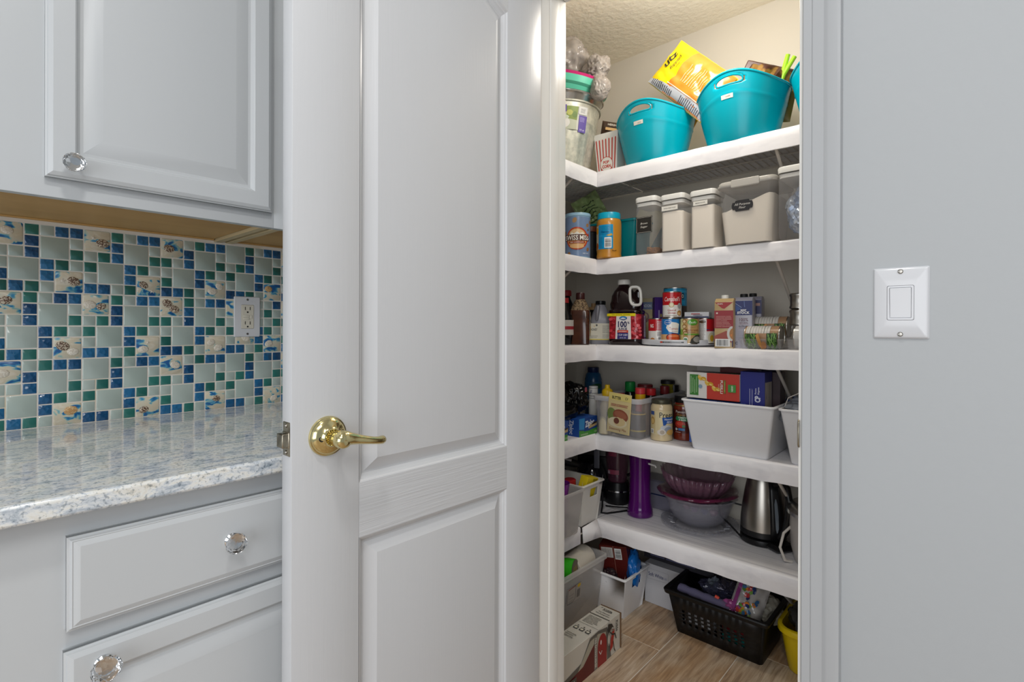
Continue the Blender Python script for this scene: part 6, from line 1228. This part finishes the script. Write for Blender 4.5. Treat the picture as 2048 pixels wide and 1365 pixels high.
# top: text reads across the box, so rotate a quarter turn
tp = lambda u, v, o: Vector((-EW/2+u, EL/2-EL+v, EH+o))
p.text('Kidde', .044, EL-.017, .013, '#35322e', w=.036, bold=.02); p.poly([(.012, EL-.016), (.016, EL-.009), (.026, EL-.014), (.02, EL-.012)], '#35322e'); p.band([(.026, EL-.0265), (.064, EL-.0265)], .0016, '#35322e'); p.text('Dry Chemical', .042, EL-.040, .0065, '#6a665e', w=.044); p.text('Fire Extinguisher', .044, EL-.052, .0065, '#6a665e', w=.056)
p.rect(0, EL-.072, EW, EL-.067, '#5c5850'); p.lines(.010, EL-.130, .070, EL-.078, 7, '#7c776c', th=.35); p.band([(0, EL-.142), (EW, EL-.142)], .0012, '#5c5850')
for i in range(3): p.rect(.010+i*.024, EL-.186, .026+i*.024, EL-.170, '#3c3a36'); p.ell(.018+i*.024, EL-.178, .006, .005, '#d9d2c0'); p.ell(.018+i*.024, EL-.163, .003, .003, '#6a665e')
p.lines(.010, EL-.24, .05, EL-.21, 3, '#7c776c', th=.3); p.obj('printed_top', t, tp)
p = Print()
sd = lambda u, v, o: Vector((EW/2+o, EL/2-EL+u, v))   # +x wall seen with u growing away from the viewer
U = EL
p.text('Kidde', U-.020, .090, .013, '#35322e', w=.038, rot=PI/2*-1, bold=.02); p.band([(U-.032, .065), (U-.032, .115)], .0012, '#35322e')
p.poly([(0, 0), (0, .035), (.18, .06), (U-.19, .118), (U-.14, .122), (U-.085, .112), (U-.075, .09), (U-.06, .0)], '#5f5c56')
p.poly([(0, 0), (0, .020), (.16, .04), (U-.19, .108), (U-.14, .112), (U-.095, .100), (U-.085, .0)], '#a9a392')
p.poly([(0, 0), (0, .02), (.19, .045), (U-.165, .09), (U-.165, 0)], '#5f1a1c'); p.rect(U-.165, .0, U-.148, .112, '#77736b'); p.text('FIRE EXTINGUISHER', U-.1565, .056, .010, '#d2cdc2', w=.100, rot=-PI/2, bold=.03)
p.ell(U-.118, .060, .028, .044, '#8f1f22'); p.rect(U-.146, .0, U-.090, .060, '#8f1f22'); p.ell(U-.126, .078, .004, .008, '#e0d0cc'); p.band([(U-.137, .052), (U-.128, .038), (U-.120, .048)], .003, '#dcd2cc')
p.ell(U-.077, .066, .0105, .022, '#8a8880'); p.ell(U-.077, .066, .006, .015, '#c2beb4'); p.poly([(U-.070, .020), (U-.052, .030), (U-.040, .085), (U-.052, .092), (U-.066, .06)], '#a32a22'); p.poly([(U-.085, .098), (U-.075, .088), (U-.055, .100), (U-.045, .094), (U-.058, .112), (U-.076, .118), (U-.082, .14-.02)], '#2e2c2a')
p.band([(U-.07, .088), (U-.055, .074), (U-.038, .070), (U-.030, .050)], .005, '#2e2c2a'); p.band([(U-.068, .096), (U-.05, .085), (U-.040, .088)], .003, '#8a867c'); p.band([(U-.05, .05), (U-.044, .02), (U-.036, .008)], .004, '#2e2c2a')
p.rect(.02, .004, .150, .034, '#4d4a46'); p.lines(.026, .008, .146, .030, 12, '#c2beb4', vert=True, th=.3, gap=.2); p.obj('printed_side', t, sd)
# black basket
bw0, bd0, bw1, bd1, bh = .300, .215, .345, .290, .168; bkx, bky = -.700, 1.965
t = thing('black_basket', 'black plastic basket with rows of square holes, filled with party bags', 'basket', (bkx, bky, z))
def lerp(a, c_, f): return a+(c_-a)*f
b = B(); r = .012
# front wall with 10 x 4 square holes
NX, NZ = 10, 4
u0 = -.115; du = .0232; zz0 = .048; dz_ = .0152; hs = .0105
us = [-1]+[x for i in range(NX) for x in (u0+i*du-hs/2+.0, u0+i*du+hs/2)]+[1]; vs_ = [0]+[x for i in range(NZ) for x in (zz0+i*dz_-.0052, zz0+i*dz_+.0052)]+[bh-.006]
def fw(u, v): f = v/bh; X_ = lerp(bw0, bw1, f)/2-.006; uu = -X_ if u == -1 else X_ if u == 1 else u; return (uu, -lerp(bd0, bd1, f)/2, v)
for i in range(len(us)-1):
    for j in range(len(vs_)-1):
        if i % 2 == 1 and j % 2 == 1: continue
        b.add([fw(us[i], vs_[j]), fw(us[i+1], vs_[j]), fw(us[i+1], vs_[j+1]), fw(us[i], vs_[j+1])], [(0, 1, 2, 3)])
def ring(f, off=0): 
    w, d = lerp(bw0, bw1, f)+off, lerp(bd0, bd1, f)+off; return [(x, y, bh*f) for x, y in rrect(w, d, .012, 4)]
L = [ring(0), ring(1-.006/bh)]; n = len(L[0]); v = L[0]+L[1]; fs = []
for i in range(n):
    j = (i+1) % n
    if abs(L[0][i][1]+bd0/2) < 1e-4 and abs(L[0][j][1]+bd0/2) < 1e-4: continue
    fs.append((i, j, j+n, i+n))
fs.append(tuple(range(n))); b.add(v, fs, 0, False)
o = b.obj('basket_wall', 'basket', t); s_ = o.modifiers.new('t', 'SOLIDIFY'); s_.thickness = .0024; s_.offset = 1
b = B(); b.loft([[(x, y, zz) for x, y in rrect(bw1+i, bd1+i, .016, 4)] for zz, i in ((bh-.016, -.006), (bh-.016, .020), (bh-.004, .026), (bh, .022), (bh, -.002), (bh-.006, -.006))], 0, False, False, True); b.obj('rim', 'basket', t)
# things behind the holes
mm('redstuff', '#8a1f28', .4); mm('tealstuff', '#17807c', .4); mm('whitestuff', '#d6d6d8', .6); mm('bluestuff', '#1d3f9a', .4)
t = thing('party_bag', 'white and blue package seen through the left holes of the black basket', 'package', (-.775, 1.905, z+.010)); b = B(); b.box(-.055, -.03, .02, .055, .03, .068, c=.008); b.obj('white_part', 'whitestuff', t); b = B(); b.box(-.055, -.028, .068, .055, .03, .095, c=.006); b.obj('blue_part', 'bluestuff', t)
t = thing('party_bag', 'red and teal package seen through the right holes of the black basket', 'package', (-.63, 1.905, z+.010)); b = B(); b.box(-.06, -.03, .045, .05, .03, .075, c=.006); b.obj('red_part', 'redstuff', t); b = B(); b.box(-.06, -.03, .0, .05, .03, .044, c=.006); b.obj('teal_part', 'tealstuff', t)
t = thing('party_bag', 'clear bag of black tinsel spikes in the black basket', 'bag', (-.725, 1.985, z+.145)); mm('darkclear', '#4a4a66', .08, alpha=.55, coat=.7); b = B(); crumple(b, .085, (0, 0, 0), (1.05, .9, .42), .3, 3, 51, 5); b.obj('bag_film', 'darkclear', t); mm('tinsel', '#a6a2ae', .15, .9); b = B()
for i in range(90):
    a = rnd.uniform(0, 2*PI); e = rnd.uniform(.1, 1.2); l_ = rnd.uniform(.025, .045); c_ = Vector((.025, -.03, .018)); d_ = Vector((math.cos(a)*math.cos(e), math.sin(a)*math.cos(e), math.sin(e))); b.tube([c_+d_*.008, c_+d_*l_], [.0009, .0005], 3)
o = b.obj('tinsel_spikes', 'tinsel', t); o['kind'] = 'stuff'
t = thing('gift_film', 'roll of clear lilac film lying along the front of the black basket', 'film roll', (-.765, 1.885, z+.148), 0, None, (0, 0, math.radians(-6))); mm('lilacfilm', '#8a86aa', .1, alpha=.6, coat=.8); b = B(); L = []
for j in range(12):
    x = -.09+.20*j/11; q = 1+.12*math.sin(j*2.3); L.append([(x, .020*q*math.cos(a), .014*q*math.sin(a)) for a in [2*PI*i/20 for i in range(20)]])
b.loft(L, 0, True, True, True); b.obj('film', 'lilacfilm', t)
t = thing('feather_duster', 'grey feathery stem standing up at the left of the black basket', 'decoration', (-.765, 1.975, z+.150)); mm('greyfea', '#5a6068', .5); b = B(); crumple(b, .035, sc=(.7, .6, 1.3), amp=.4, seed=55, sub=4, T=Tm((0, 0, 0), (0, .6, 0))); b.obj('feathers', 'greyfea', t)
t = thing('candy_bag', 'colourful bag of wrapped sweets at the right of the black basket', 'bag', (-.612, 1.915, z+.168), 0, None, (math.radians(-30), math.radians(15), math.radians(8))); mm('candyfilm', '#b9b4b0', .1, coat=.6); b = B(); pouch(b, .105, .15, .05, 20, 22, seed=61, wr=.012); b.obj('bag_film', 'candyfilm', t); p = Print(.008, .008); q = random.Random(8)
for i in range(34): p.ell(q.uniform(-.026, .028), q.uniform(-.055, .060), .009, .006, q.choice(('#c8962a', '#3a6a9a', '#5a8a3a', '#b83a3a', '#d07a2a', '#7aa04a', '#2c3a6a')), n=5, rot=q.uniform(0, 3))
p.rect(-.046, -.066, -.034, .066, '#8a3a78'); p.band([(-.03, -.060), (.042, -.050)], .009, '#8e1f34'); p.obj('printed_front', t, pouch_map(.105, .15, .05, 61, .012), True)
t = thing('pink_bag', 'pink and clear bag with a red tip in the middle of the black basket', 'bag', (-.665, 1.885, z+.155)); mm('pinkfilm', '#a8528c', .15, alpha=.9); b = B(); crumple(b, .036, (.01, 0, -.004), (1.1, .8, .6), .3, 3, 57, 4); b.obj('bag_film', 'pinkfilm', t); b = B(); b.tube([(-.052, .0, .010), (-.038, .0, .006)], .006, 8); mm('coral', '#e0503a', .4); b.obj('red_tip', 'coral', t)
t = thing('white_pouch', 'pale folded pouch at the right end of the black basket', 'bag', (-.565, 1.985, z+.13)); b = B(); crumple(b, .062, sc=(.8, 1.1, .8), amp=.22, seed=59, sub=4); mm('palepouch', '#a39e90', .35); b.obj('bag_film', 'palepouch', t)
# yellow pail
t = thing('yellow_pail', 'yellow plastic pail holding dark bags, cut off by the doorway trim', 'pail', (-.395, 1.985, z)); mm('yellow', '#d8bb12', .25); b = B(); b.bin(.180, .205, .215, .245, .152, r=.045, t=.003, rim=.010, rh=.018); b.obj('pail_body', 'yellow', t, ang=50)
t = thing('plastic_bag', 'dark glossy bag stuffed in the yellow pail', 'plastic bag', (-.415, 1.97, z+.158)); b = B(); crumple(b, .088, sc=(.95, 1, .62), amp=.32, seed=71, sub=4); mm('darkbag', '#3a3836', .15); b.obj('bag_film', 'darkbag', t)
